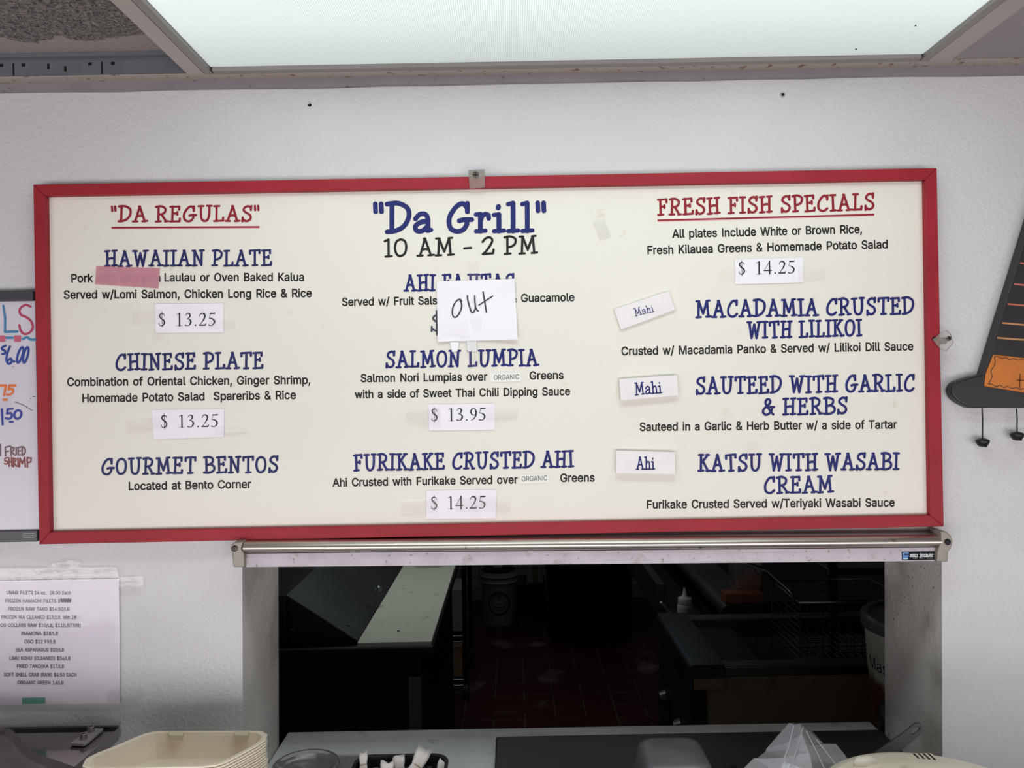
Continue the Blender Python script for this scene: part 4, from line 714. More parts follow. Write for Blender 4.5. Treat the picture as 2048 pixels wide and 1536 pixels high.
kid('HAWAIIAN PLATE', 208, 532.2, 544, 531, 30, M_navy)
sans('Pork', 142.7, 564.6, 186.5, 564, 16.2)
sans('with', 192, 564.4, 232, 564, 16.2); sans('Chicken', 240, 563.6, 321, 563, 16.2)
sans('Laulau or Oven Baked Kalua', 328.9, 563, 608, 562, 16.2)
sans('Served w/Lomi Salmon, Chicken Long Rice & Rice', 127.5, 597.4, 623.7, 594, 16.2)
kid('CHINESE PLATE', 231, 740.3, 527, 736, 31, M_navy)
sans('Combination of Oriental Chicken, Ginger Shrimp,', 134.2, 772, 621, 767.6, 16.2)
sans('Homemade Potato Salad  Spareribs & Rice', 164.5, 804.5, 592, 797.7, 16.2)
kid('GOURMET BENTOS', 203, 948.8, 557, 944, 31, M_navy)
sans('Located at Bento Corner', 257.4, 980.3, 502.6, 976, 16.2)
kid('"Da Grill"', 746.5, 464, 1092.5, 461.8, 56, M_blue, w=.175, jit=0, gap=.10)
kid('10 AM - 2 PM', 768, 513, 1076.5, 506.5, 34, M_black, w=.14, jit=.02, gap=.12)
kid('AHI FAJITAS', 806.5, 581.2, 1029, 579, 30.5, M_blue)
sans('Served w/ Fruit Sals', 684, 611.7, 874.4, 608.6, 15.8); sans('& Guacamole', 1021, 604.4, 1149, 602, 15.8)
kid('$', 861.5, 664, 884, 664, 38, mat('slate_vinyl', (66, 70, 84), .5, spec=.2), w=.10, jit=0, name='price_lettering')
kid('SALMON LUMPIA', 771.5, 734.6, 1078.5, 730.4, 31, M_blue)
sans('Salmon Nori Lumpias over', 721.5, 764, 974.6, 761, 15.6); sans('Greens', 1059, 758.8, 1127.3, 757.7, 15.6)
sans('with a side of Sweet Thai Chili Dipping Sauce', 709.4, 796.4, 1140.4, 790, 15.6)
kid('FURIKAKE CRUSTED AHI', 706, 941.2, 1149, 933.4, 31, M_blue)
sans('Ahi Crusted with Furikake Served over', 665, 973, 1035.5, 966.7, 15.8); sans('Greens', 1120.5, 963.7, 1189.4, 962.7, 15.8)
kid('FRESH FISH SPECIALS', 1314, 430.2, 1749.5, 418.8, 31, M_redv)
line(1315, 440.8, 1748.5, 429, 3.2, M_redv); line(1315, 443.1, 1748.5, 431.3, 1.4, M_pinkv)
sans('All plates Include White or Brown Rice,', 1344.4, 475.7, 1724.5, 466, 16.4)
sans('Fresh Kilauea Greens & Homemade Potato Salad', 1295, 508.5, 1775.5, 496.4, 16.4)
kid('MACADAMIA CRUSTED', 1390, 634.4, 1829, 627.4, 32, M_blue)
kid('WITH LILIKOI', 1493, 676.6, 1725.5, 670.8, 31.5, M_blue)
sans('Crusted w/ Macadamia Panko & Served w/ Lilikoi Dill Sauce', 1243, 710.4, 1826.8, 700.4, 16.4)
kid('SAUTEED WITH GARLIC', 1391.5, 787.8, 1830, 781.4, 32, M_blue)
kid('& HERBS', 1524, 829.8, 1695.5, 827, 31.5, M_blue)
sans('Sauteed in a Garlic & Herb Butter w/ a side of Tartar', 1279.4, 861.8, 1794, 856.8, 16.4)
kid('KATSU WITH WASABI', 1395, 942, 1800, 938.5, 32, M_blue)
kid('CREAM', 1528, 986.2, 1668, 983.8, 31.5, M_blue)
sans('Furikake Crusted Served w/Teriyaki Wasabi Sauce', 1293.8, 1017, 1789.6, 1012.8, 16.4)

# thin sheet with a gentle curl, standing on depth d0; four photo corners TL TR BR BL
def sheet(corners, d0, lift=.0012, thick=.0005, nx=10, nz=6, seed=0, curl=(0, 0, 0, 0)):
    rnd = random.Random(seed); cs = [P(*p, d0) for p in corners]
    ph = rnd.uniform(0, 6); mb = MB()
    fr, bk = [], []
    for j in range(nz + 1):
        for i in range(nx + 1):
            u, v = i / nx, j / nz
            p = cs[0]*(1-u)*(1-v) + cs[1]*u*(1-v) + cs[2]*u*v + cs[3]*(1-u)*v
            e = lift * (.5 + .25*math.sin(u*5+ph) + .25*math.sin(v*6+ph*2))
            e += curl[0]*((1-u)*(1-v))**3 + curl[1]*(u*(1-v))**3 + curl[2]*(u*v)**3 + curl[3]*((1-u)*v)**3
            fr.append((p[0], d0 - e - thick, p[2])); bk.append((p[0], d0 - e, p[2]))
    n = nx + 1; fs = []; o = len(fr)
    for j in range(nz):
        for i in range(nx):
            a = j*n+i; fs.append((a, a+n, a+n+1, a+1)); fs.append((o+a, o+a+1, o+a+n+1, o+a+n))
    ring = [i for i in range(n)] + [k*n+nx for k in range(1, nz+1)] + [nz*n+i for i in range(nx-1, -1, -1)] + [k*n for k in range(nz-1, 0, -1)]
    for a, b in zip(ring, ring[1:] + ring[:1]): fs.append((a, b, o+b, o+a))
    mb.add(fr + bk, fs); return mb
def quad(x0, y0, x1, y1, dx=0, dy=0): return [(x0, y0), (x1, y0 + dy), (x1 + dx, y1 + dy), (x0 + dx, y1)]
# price slips
def slip(corners, txt, tx0, tb0, tx1, tb1, h, label, tapes, seed):
    c = P(sum(p[0] for p in corners)/4, sum(p[1] for p in corners)/4, DP)
    t = thing('price_slip', (c[0], DP, c[2]), label, 'price slip', 'white price slips taped to the menu board')
    sheet(corners, DP - .0009, .0004, seed=seed).build('paper', M_paper, t)
    d = DP - .0019; s = PXM(d)
    set_strokes(txt, TIMES, xz(tx0, tb0, d), xz(tx1, tb1, d), h * s, .1, d, gap=.06).build('price_lettering', M_ink, t)
    for k, cs in enumerate(tapes): sheet(cs, DP - .0023, .0008, .0001, seed=seed*7+k).build('tape', M_tape, t)
slip([(309.8,607.3),(446.9,606.4),(447.5,664.9),(311.9,665.8)], '$ 13.25', 318, 652, 430.5, 651.4, 26.5, 'white slip reading $ 13.25 under the Hawaiian plate lines',
     [[(265,622),(326,619),(326,646),(265,648)], [(420,640),(471,640),(473,656),(420,658)]], 1)
slip([(303.7,819.3),(448.4,817.8),(448.1,873.8),(307.3,878.3)], '$ 13.25', 322.5, 855.5, 436, 853.8, 26, 'white slip reading $ 13.25 under the Chinese plate lines',
     [[(257,842),(322,832),(322,858),(259,864)], [(430,850),(497,856),(497,865),(430,870)]], 2)
slip([(857.4,808.3),(990,806.6),(990,859.6),(858.3,861)], '$ 13.95', 863.3, 842.2, 971, 840.8, 26, 'white slip reading $ 13.95 under the salmon lumpia lines',
     [[(812,819),(882,817),(882,856),(812,842)], [(972,815),(1036,812),(1036,838),(972,842)]], 3)
slip([(853,981),(994,979.4),(991.6,1036.6),(852.4,1037.5)], '$ 14.25', 862.7, 1018.6, 971, 1017.2, 26, 'white slip reading $ 14.25 at the bottom of the middle column',
     [[(803,998),(876,996),(876,1024),(803,1027)], [(912,996),(1021,993),(1021,1020),(912,1024)]], 4)
slip([(1469,518.9),(1605.6,514.5),(1606.4,564.7),(1470,568.7)], '$ 14.25', 1478, 549, 1589.5, 546.8, 26, 'white slip reading $ 14.25 under the fresh fish specials heading',
     [[(1436,538),(1480,535),(1480,560),(1436,562)], [(1596,534),(1651,532),(1651,558),(1596,561)]], 5)
# organic patches
for (cs, tx0, tb0, tx1, tb1, lab, sd) in (
    ([(979.3,745.6),(1042,744.4),(1043,763),(980,764.6)], 987.8, 759.6, 1038.5, 758, 'small paper patch reading organic in the salmon lumpia text', 11),
    ([(1039.8,948.5),(1097,947.2),(1097.5,965.4),(1040,967.6)], 1043.8, 962.4, 1094.5, 960.4, 'small paper patch reading organic in the furikake crusted ahi text', 12)):
    c = P(cs[0][0], cs[2][1], DP)
    t = thing('word_patch', (c[0], DP, c[2]), lab, 'paper patch', 'word patches on the menu board')
    sheet(cs, DP - .0005, .0003, .0003, seed=sd).build('paper', mat('cream_paper', (232, 230, 224), .5), t)
    sans('ORGANIC', tx0, tb0, tx1, tb1, 9.3, M_ink, t, DP - .0013, 'word_lettering', SANS_BOOK)
# out note
t = thing('handwritten_note', tuple(P(955, 622, DP)), 'white paper note with handwritten out taped over the ahi fajitas lines', 'note')
sheet([(873.5,563),(1028.8,558),(1035.5,678.7),(875.9,683.7)], DP - .0012, .0010, .0004, 16, 12, 21, curl=(.001, .003, .007, .003)).build('paper', M_paper, t)
d = DP - .0030; s_ = 1707 / 200.0
mb = MB(); mb.flat = True
def hand(mb, pts, sc, ox, oy, w, d, curve=True):
    pp = [xz(ox + x / sc, oy + y / sc, d) for x, y in pts]
    ribbon(mb, smooth_pts(pp, 6) if curve else pp, w * PXM(d), d)
hand(mb, [(540,535),(520,505),(470,515),(410,590),(382,690),(390,780),(430,808),(480,770),(530,670),(540,590),(515,520)], s_, 860, 540, 3.0, d)
hand(mb, [(638,440),(650,540),(690,670),(720,730),(755,700),(775,640),(765,520),(765,440)], s_, 860, 540, 3.0, d)
hand(mb, [(765,520),(775,620),(800,680),(825,700)], s_, 860, 540, 2.8, d)
hand(mb, [(905,375),(930,520),(962,718)], s_, 860, 540, 2.9, d); hand(mb, [(835,598),(940,530),(1070,445)], s_, 860, 540, 2.6, d)
mb.build('handwriting_lettering', mat('marker_ink', (52, 50, 52), .6), t)
for k, (cs, m) in enumerate(((([(936,524),(957,524),(960,590),(938,590)]), M_tape), ([(880,652),(935,640),(940,676),(884,680)], M_tape), ([(940,630),(966,632),(962,662),(944,660)], M_tape),
                ([(900,684),(918,684),(915,703),(904,704)], mat('white_tape_scrap', (238, 236, 240), .5)), ([(933,676),(953,676),(953,703),(935,703)], M_tapew))):
    sheet(cs, DP - (.0034 if k in (1, 2) else .0016), .0012, .0002, 8, 8, 40 + k).build('tape', m, t)
# pink tape
t = sheet([(193,533),(320,536),(317,577),(190,568.5)], DP - .0007, .0006, .0002, seed=31)
tag(t.build('pink_tape', M_pink), 'strip of pink tape over the word after pork on the menu board', 'tape')
for (cs, lab, m, sd) in (
    ([(1186,442),(1207,434),(1222,474),(1200,482)], 'crinkled scrap of clear tape near the fresh fish specials heading', M_tapew, 52),
    ([(183,540),(240,541),(240,567),(184,566)], 'clear tape across the start of the pink tape', M_tape, 53),
    ([(288,558),(354,549),(354,570),(288,572)], 'clear tape across the end of the pink tape before the word laulau', M_tape, 55),
    ([(936,690),(957,690),(959,732),(940,732)], 'clear tape strip running over the gap in the salmon lumpia heading', M_tape, 56)):
    tag(sheet(cs, DP - .0013, .0014, .0002, 8, 8, sd).build('tape_scrap', m if sd != 52 else clear_mat('cloudy_tape', (240, 239, 234), .12, .2, bump=.8, bscale=60, ior=1.25)), lab, 'tape')
# fish name plates
def plate(cs, txt, x0, y0, x1, y1, cap, w, label, thick):
    c = P(sum(p[0] for p in cs)/4, sum(p[1] for p in cs)/4, DP)
    t = thing('name_plate', (c[0], DP, c[2]), label, 'name plate', 'fish name plates on the menu board')
    d = DP - thick
    MB().prism_y([xz(*p, d) for p in cs], d, DP - .0003).build('plate', M_plate, t, bevel=.0006)
    set_strokes(txt, KID, xz(x0, y0, d), xz(x1, y1, d), cap*PXM(d), cap*w*PXM(d), d - .0003, gap=.06).build('name_lettering', M_blue, t)
plate([(1228,618.5),(1337.5,581.5),(1351.3,619.5),(1242,659.5)], 'Mahi', 1270, 632.5, 1309, 623, 15, .1, 'tilted white plate reading Mahi beside the macadamia crusted heading', .005)
plate([(1238.5,758),(1354,750),(1357,791),(1241.5,801.5)], 'Mahi', 1269.5, 790, 1325, 785.5, 23.5, .115, 'white plate reading Mahi beside the sauteed with garlic heading', .010)
plate([(1232.4,901.3),(1350.5,904.5),(1350.5,949),(1231.7,946.6)], 'Ahi', 1271, 938.8, 1310.5, 938, 24.5, .115, 'white plate reading Ahi beside the katsu with wasabi heading', .010)

# clear plastic clips with screws
M_clip = clear_mat('clear_acrylic', (204, 196, 184), .22, .06)
M_screw = mat('screw_metal', (92, 86, 80), .35, 1.0)
def screw(c, r, par, m=M_screw):
    mb = MB(); mb.lathe(c, [(r, 0), (r, .0012), (r*.6, .0022), (r*.2, .0024)], 14, axis='y'); mb.build('screw_head', m, par, smooth=False)
    mb = MB(); mb.box((c[0]-r*.75, c[1]-.0027, c[2]-r*.14), (c[0]+r*.75, c[1]-.0022, c[2]+r*.14)); mb.box((c[0]-r*.14, c[1]-.0027, c[2]-r*.75), (c[0]+r*.14, c[1]-.0022, c[2]+r*.75))
    mb.build('slot', M_blackm, par)
t = thing('acrylic_clip', tuple(P(952, 357, YW)), 'clear square plastic clip screwed to the wall at the top of the red frame', 'clip', 'clear clips holding the red frame')
mb = MB(); cs = [xz(937,340,1.313), (xz(969,338.5,1.313)), xz(970,373,1.313), xz(939,375,1.313)]
mb.prism_y(cs, 1.313, 1.3205); mid = [cs[0], cs[1], ((cs[1][0]+cs[2][0])/2, cs[1][1]*.48+cs[2][1]*.52 + .002), ((cs[0][0]+cs[3][0])/2, cs[0][1]*.48+cs[3][1]*.52 + .002)]
mb.prism_y([cs[0], cs[1], xz(969.5, 357.5, 1.313), xz(938, 358.5, 1.313)], 1.3206, YW - .0005)
mb.build('clip_body', M_clip, t, bevel=.001); screw(tuple(P(951.5, 350, 1.3125)), .0055, t)
t = thing('acrylic_clip', tuple(P(1890, 681, YW)), 'clear plastic clip turned on its screw at the side of the red frame', 'clip', 'clear clips holding the red frame')
MB().prism_y([xz(1879,668,1.316), xz(1893,660,1.316), xz(1902,668,1.316), xz(1908,685,1.316), xz(1893,703,1.316), xz(1881,697,1.316), xz(1866,678,1.316), xz(1873,674,1.316)], 1.316, 1.3195).build('clip_body', M_clip, t, bevel=.001)
p = P(1891, 681, 1.316); MB().lathe((p[0], YW - .001, p[2]), [(.006, 0), (.006, YW - 1.321)], 12, axis='y').build('spacer', M_clip, t)
screw(tuple(P(1897, 677, 1.3155)), .004, t); 
p = P(1869, 678, DF); MB().lathe((p[0], DF - .0002, p[2]), [(.0042, 0), (.0042, .0008)], 14, axis='y').build('drilled_hole', M_dark, board)
# wall plugs above the board
for (px, py, r0, lab) in ((620, 211, .0056, 'white ringed screw hole in the wall above the menu heading Da Grill'), (1565, 190, .0045, 'dark screw hole in the wall above the fresh fish specials heading')):
    p = P(px, py, YW); t = thing('wall_plug', tuple(p), lab, 'wall plug')
    MB().lathe((p[0], YW - .0002, p[2]), [(r0, 0), (r0, .0012), (r0*.6, .0018), (r0*.55, .0004)], 18, axis='y').build('collar', mat('plug_plastic', (222, 218, 218), .5) if px < 1000 else mat('plug_dust', (178, 172, 170), .7), t, smooth=True)
    MB().lathe((p[0], YW - .0006, p[2]), [(r0*.56, 0), (r0*.56, .0010)], 14, axis='y').build('hole', M_dark, t)

# ---------------------------------------------------------------- order rail under the board
DR = 1.31
a, b = P(489, 1095, DR), P(1881, 1082.5, DR)
t = thing('order_rail', ((a[0]+b[0])/2, YW, (a[2]+b[2])/2), 'long aluminium ticket rail under the menu board above the kitchen opening', 'ticket rail')
sl = (b[2]-a[2])/(b[0]-a[0]); s = PXM(DR)
def rail_piece(prof, x0, x1):    # profile (y, z) swept along the tilted rail; z relative to its axis
    return MB().loft([[(x, y, a[2] + (x - a[0])*sl + z) for y, z in prof] for x in (x0, x1)])
rad = 12.6*s
prof = [(YW-.001, rad*.93)] + [(DR + .008 - .017*math.sin(th), rad*math.cos(th)) for th in [math.pi*k/14 for k in range(15)]] + [(DR + .016, -rad), (DR+.016, rad*.6), (YW-.001, rad*.6)]
tb = rail_piece(prof, a[0], b[0]).build('tube', M_alu, t, smooth=True); tb.modifiers.new('edge', 'EDGE_SPLIT').split_angle = math.radians(28)
zlo = -(1134.5 - 1095) * s; zhi = -12.8*s
rail_piece([(DR+.001, zhi), (DR+.001, zlo), (DR+.0035, zlo), (DR+.0035, zhi)], a[0]+.002, b[0]-.002).build('label_strip', M_strip, t)
rail_piece([(DR+.004, zhi), (DR+.004, zlo+.001), (YW-.001, zlo+.001), (YW-.001, zhi)], a[0]+.002, b[0]-.002).build('backing', M_alu, t)
for sgn, x0, pts in ((-1, a[0], [(486,1083.5),(470,1084),(462,1090),(459.5,1097),(464,1106),(466,1134.5),(488.5,1134.5),(488,1108),(482,1098)]),
                     (1, b[0], [(1882,1063),(1893,1063),(1902,1071),(1906.5,1083),(1903,1095),(1897,1104),(1896,1123.5),(1874,1124),(1876,1101),(1883.5,1083)])):
    c = MB().prism_y([xz(px, py, DR-.009) for px, py in pts], DR - .009, YW - .002).build('end_cap', mat('cap_metal', (150, 142, 132), .55, .5, var=.05), t, bevel=.002, seg=3)
    p = P(469.5, 1097, DR-.0095) if sgn < 0 else P(1895, 1084, DR-.0095)
    screw(tuple(p), .0052, c, M_screw if sgn < 0 else mat('dark_screw', (30, 32, 40), .4, .6))
dl = DR + .0006
lg = MB(); lg.box(Vector((P(1803.5,1104,dl)[0], dl, P(1803.5,1120.5,dl)[2])), Vector((P(1870,1120,dl)[0], dl+.0004, P(1803.5,1103.6,dl)[2])))
lg = lg.build('logo_plate', mat('logo_black', (16, 15, 22), .7, spec=.15), t, bevel=.0006)
d = dl - .0003
kid('san jamar', 1819.5, 1113.7, 1867.5, 1113.2, 8.6, mat('logo_white', (225, 222, 228), .5), w=.16, par=lg, d=d, name='logo_lettering', jit=0, gap=.0)
for k, (x0, x1, tx) in enumerate(((1826, 1836.5, 'smart.'), (1841, 1848, 'safe.'), (1853.5, 1866.5, 'sanitary.'))):
    sans(tx, x0, 1117.4 - k*.1, x1, 1117.3 - k*.1, 2.4, mat('logo_grey', (150, 148, 152), .5), lg, d, 'logo_lettering', SANS_BOOK)
mb = MB(); mb.flat = True
for pts in ([(1816,1106),(1808,1106),(1806.5,1109),(1808,1111.4),(1816,1111.4)], [(1806,1114),(1814,1114),(1816.5,1111.4)]):
    ribbon(mb, smooth_pts([xz(x, y, d) for x, y in pts], 5), 3.3*PXM(d), d)
mb.build('logo_lettering', mat('logo_blue', (58, 118, 176), .4), lg)
mb = MB(); mb.flat = True; ribbon(mb, [xz(1806.5, 1117.6, d), xz(1815, 1117.2, d)], 2.6*PXM(d), d); mb.build('logo_lettering', mat('logo_pale_blue', (150, 190, 222), .4), lg)

# ---------------------------------------------------------------- whiteboard
DWB = 1.331
t = thing('whiteboard', tuple(P(-150, 1082, YW)), 'whiteboard with dark frame and coloured marker prices beside the red menu frame', 'whiteboard')
xw0, xw1 = P(-560, 800, DWB)[0], P(73, 800, DWB)[0] - .0015
zt0, zt1 = P(36, 581.5, DWB)[2], P(36, 602.5, DWB)[2]; zb0, zb1 = P(38, 1060.5, DWB)[2], P(38, 1083.5, DWB)[2]
MB().box((xw0, DWB+.003, zb1), (xw1, YW-.001, zt0)).build('writing_surface', mat('whiteboard_enamel', (208, 203, 212), .24, spec=.35, dirt=[(14, .58, .75, (190, 184, 196))]), t)
M_wbf = mat('whiteboard_frame', (64, 62, 68), .4)
MB().box((xw0, DWB-.003, zt1), (xw1, YW-.001, zt0)).build('frame_rail', M_wbf, t, bevel=.0015)
fb = MB().box((xw0, DWB-.003, zb1), (xw1, YW-.001, zb0)).build('frame_rail', M_wbf, t, bevel=.0015)
d = DWB - .0034
MBb = MB(); MBb.flat = True
ro = [xz(*p, d) for p in ((47,1066.8),(69,1066.4),(71,1068.4),(71,1073.4),(69,1075),(47,1075.4),(45,1073.6),(45,1068.6),(47,1066.8))]
ribbon(MBb, ro, .7*PXM(d), d); MBb.build('logo_lettering', mat('logo_line', (168, 166, 170), .4), fb)
sans('Quartet', 47.5, 1073.2, 68.6, 1072.8, 4.2, mat('logo_line', (168, 166, 170), .4), fb, d, 'logo_lettering', SANS_BOOK)
d = DWB + .0026; s_ = 384/90.0
def marks(name, rgb, w, groups, lab=None):
    mb = MB(); mb.flat = True
    for cv, pts in groups: hand(mb, pts, s_, 0, 590, w, d, cv)
    o = mb.build(name, mat('marker_%d_%d_%d' % rgb, rgb, .45), t)
    if lab: o['label'] = lab
def ell(cx, cy, rx, ry, tilt=0, n=14):
    return [(cx + rx*math.cos(2*math.pi*k/n) + tilt*ry*math.sin(2*math.pi*k/n), cy - ry*math.sin(2*math.pi*k/n)) for k in range(n+1)]
marks('marker_lettering', (58, 122, 168), 4.6, [(0, [(28,92),(44,200),(42,315),(148,312)])], 'blue letter L')
marks('marker_lettering', (172, 58, 88), 4.6, [(1, [(262,100),(215,85),(170,120),(175,165),(225,190),(265,225),(280,280),(250,322),(205,332),(175,300),(165,258)])], 'red letter S')
marks('marker_lettering', (190, 92, 116), 6, [(0, [(8,358),(36,358),(36,388),(8,388),(10,372),(34,374)]), (0, [(132,358),(168,358),(168,388),(132,388),(134,372),(166,374)])])
marks('marker_lettering', (62, 128, 170), 5, [(0, [(58,365),(108,365)]), (1, [(195,375),(232,362),(262,380),(300,380)])])
marks('marker_lettering', (34, 62, 142), 4.6, [(1, [(48,432),(18,448),(20,466),(42,476),(40,500),(20,504)]), (1, [(85,440),(62,500),(56,560),(75,588),(100,570),(92,542),(65,562)]), (0, [(119,568),(122,569)]),
      (1, ell(172,512,20,66,.28)), (1, ell(220,512,18,66,.22))], 'blue price 6.00')
marks('marker_lettering', (214, 110, 52), 4.6, [(0, [(0,772),(50,772),(35,855)]), (0, [(130,772),(80,772),(72,808)]), (1, [(72,808),(105,802),(112,825),(90,848),(60,850)]), (0, [(32,893),(55,893)])], 'orange 75')
marks('marker_lettering', (44, 58, 146), 4.6, [(0, [(15,975),(22,1105)]), (0, [(108,970),(65,975),(60,1012)]), (1, [(60,1012),(95,1010),(100,1038),(80,1056),(50,1052)]), (1, ell(152,1020,30,36,.1)), (0, [(85,1083),(108,1083)])], 'blue 1 50')
marks('marker_lettering', (110, 84, 88), 3.0, [(0, [(3,1275),(4,1370)]), (0, [(48,1372),(45,1298),(88,1290)]), (0, [(47,1338),(74,1332)]), (0, [(97,1370),(95,1298),(120,1306),(116,1328),(98,1338),(128,1368)]),
      (0, [(138,1300),(138,1366)]), (0, [(184,1296),(154,1302),(156,1366),(182,1362)]), (0, [(156,1334),(178,1328)]), (1, [(190,1370),(190,1298),(212,1312),(214,1346),(192,1370)])], 'brown-grey FRIED')
marks('marker_lettering', (126, 56, 44), 3.0, [(1, [(64,1388),(44,1394),(42,1412),(64,1424),(60,1442),(38,1440)]), (0, [(76,1392),(78,1462)]), (0, [(78,1430),(98,1422)]), (0, [(98,1386),(102,1462)]),
      (0, [(116,1466),(114,1392),(136,1400),(132,1420),(116,1430),(142,1462)]), (0, [(152,1392),(154,1464)]), (0, [(166,1466),(170,1392),(190,1440),(210,1386),(216,1466)]), (0, [(234,1470),(232,1388),(266,1394),(262,1424),(236,1432)])], 'brown SHRIMP')
marks('marker_lettering', (60, 56, 62), 1.2, [(1, [(120,912),(200,940),(272,985)]), (0, [(258,884),(266,884)]), (0, [(278,866),(298,868)]), (0, [(106,614),(114,612)])])

# ---------------------------------------------------------------- typed notice in a plastic sleeve
DN = 1.342
t = thing('typed_notice', tuple(P(80, 1407, YW)), 'typed white price list in a plastic sleeve taped to the wall under the whiteboard', 'notice')
sheet([(-84, 1163), (238.5, 1157.5), (240.5, 1406.5), (-82, 1411)], DN, .0006, .0003, 12, 10, 61).build('paper', M_paper2, t)
d = DN - .0010
for (tx, x0, x1, y) in (('UNAGI FILETS 14 oz.  18.00 Each', 12.8, 141.4, 1188.6), ('FROZEN HAMACHI FILETS $', 10.8, 120.6, 1205), ('FROZEN RAW TAKO $14.50/LB', 16.5, 139, 1221.2),
     ('FROZEN IKA CLEANED $13/LB, Min 2#', 2.8, 153, 1237.7), ('COD COLLARS RAW $10/LB, $11/LB(TERI)', -5, 161, 1253.8), ('INAMONA $30/LB', 42.6, 115.8, 1270.2), ('OGO $12.99/LB', 48.8, 111, 1286.5),
     ('SEA ASPARAGUS $20/LB', 31, 128, 1303), ('LIMU KOHU (CLEANED) $36/LB', 19, 141, 1319.8), ('FRIED TAKO/IKA $17/LB', 33.5, 128, 1335.7), ('SOFT SHELL CRAB (RAW) $4.50 EACH', 7.7, 153, 1352.7), ('ORGANIC GREEN 16/LB', 34.6, 127, 1368.8)):
    sans(tx, x0, y, x1, y + .4, 6.9, mat('typed_ink', (46, 42, 50), .6), t, d, 'typed_lettering')
mb = MB(); mb.flat = True
for yy in (1199, 1201, 1203): ribbon(mb, [xz(122 + (k % 2)*1.5 + k*2.4, yy + (1.3 if k % 2 else -1.3), d) for k in range(9)], 2.6*PXM(d), d)
mb.build('scribble', M_ink, t)['label'] = 'black scribble over the hamachi price'
sheet([(44, 1396.3), (90, 1396), (90, 1407.6), (44, 1408)], DN - .0018, .0002, .0002, seed=63).build('tape', M_teal, t)['label'] = 'teal tape at the bottom of the sheet'
sheet([(-90, 1141), (236, 1136), (246, 1408), (-88, 1413)], DN - .0026, .0024, .0001, 26, 20, 64).build('plastic_sleeve', M_sleeve, t)
for k, cs in enumerate(([(-90,1137),(232,1134),(240,1160),(-90,1165)], [(236,1155),(287,1152),(287,1175),(238,1178)], [(214,1380),(288,1376),(288,1396),(216,1408)], [(95,1134),(120,1121),(162,1121),(160,1136)])):
    sheet(cs, DN - .0040, .0012, .0001, 24, 6, 70 + k).build('tape', clear_mat('crinkled_tape', (236, 234, 234), .05, .1, bump=.8, bscale=60, ior=1.3), t)

# ---------------------------------------------------------------- witch hat sign
DH = 1.322
t = thing('hat_sign', tuple(P(2115, 817, YW)), 'black wooden pointed hat sign with orange band and hanging bells on the wall', 'wall decoration')
CXH = 2115
def mir(pts): return pts + [(2*CXH - x, y) for x, y in pts[::-1]]
half = [(1939,815.5),(1921,806),(1909,795),(1903.5,782),(1908,770),(1916,763.5),(1939,755),(1966,749),(2007,615),(2048,481),(2085,360),(2106,291),(2110,282)]
half = smooth_pts(half[:8], 4) + half[8:]
MB().prism_y([xz(x, y, DH) for x, y in mir(half)], DH, YW - .002).build('hat_body', mat('black_wood_paint', (36, 34, 36), .45, var=.15, vscale=12, specks=(30, .05, (120, 100, 60))), t, bevel=.003, seg=3)
hb = [(1969,772),(1972,748),(1987,709.5),(2018,712),(2048,716),(CXH,720)]; hb2 = [(CXH,790),(2048,785),(2010,779)]
bp = hb + [(2*CXH - x, y) for x, y in hb[::-1][1:]]; bp += [(2*CXH - x, y) for x, y in hb2[::-1]] + hb2[1:]
band = MB().prism_y([xz(x, y, DH-.002) for x, y in bp], DH - .002, DH + .0005).build('hat_band', mat('orange_paint', (196, 112, 40), .5, var=.12, vscale=14), t, bevel=.0015)
d = DH - .0024
mb = MB(); mb.flat = True
top = [(1989,713)] + [(1996 + 8*k, 714.5 + .12*8*k + (1.6 if k % 2 else -1.2)) for k in range(15)]
bot = [(1977,768)] + [(1984 + 8*k, 770 + .13*8*k + (1.8 if k % 2 else -1.4)) for k in range(16)]
ribbon(mb, smooth_pts([xz(x, y, d) for x, y in [(1989,713),(1990,728),(1982,742),(1984,754),(1977,768)]], 6), 1.3*PXM(d), d)
for r_ in (top, bot):
    ribbon(mb, smooth_pts([xz(x, y, d) for x, y in r_], 5), 1.3*PXM(d), d); ribbon(mb, smooth_pts([xz(2*CXH-x, y, d) for x, y in r_], 5), 1.3*PXM(d), d)
for px in (2039, 2115, 2191):
    ribbon(mb, [xz(px+1, 748, d), xz(px+.5, 776, d)], 1.4*PXM(d), d); ribbon(mb, [xz(px-5, 760.5, d), xz(px+8, 761, d)], 1.4*PXM(d), d)
mb.build('stitching', M_ink, band)
for k, (x0, y0, rgb) in enumerate(((2041.5,526,(186,98,90)),(2029,568,(190,104,92)),(2017,608,(186,100,84)),(2006,646,(190,130,84)),(1995.5,675.5,(186,136,90)))):
    mb = MB(); mb.flat = True; d = DH - .0004
    ribbon(mb, smooth_pts([xz(x0, y0, d), xz(x0 + (CXH-x0)*.5, y0 + 4.5, d), xz(CXH, y0 + 6, d), xz(2*CXH - x0 - (CXH-x0)*.5, y0 + 4.5, d), xz(2*CXH - x0, y0, d)], 8), 3.4*PXM(d), d)
    mb.build('painted_stripe', mat('hat_stripe_%d' % k, rgb, .5), t)
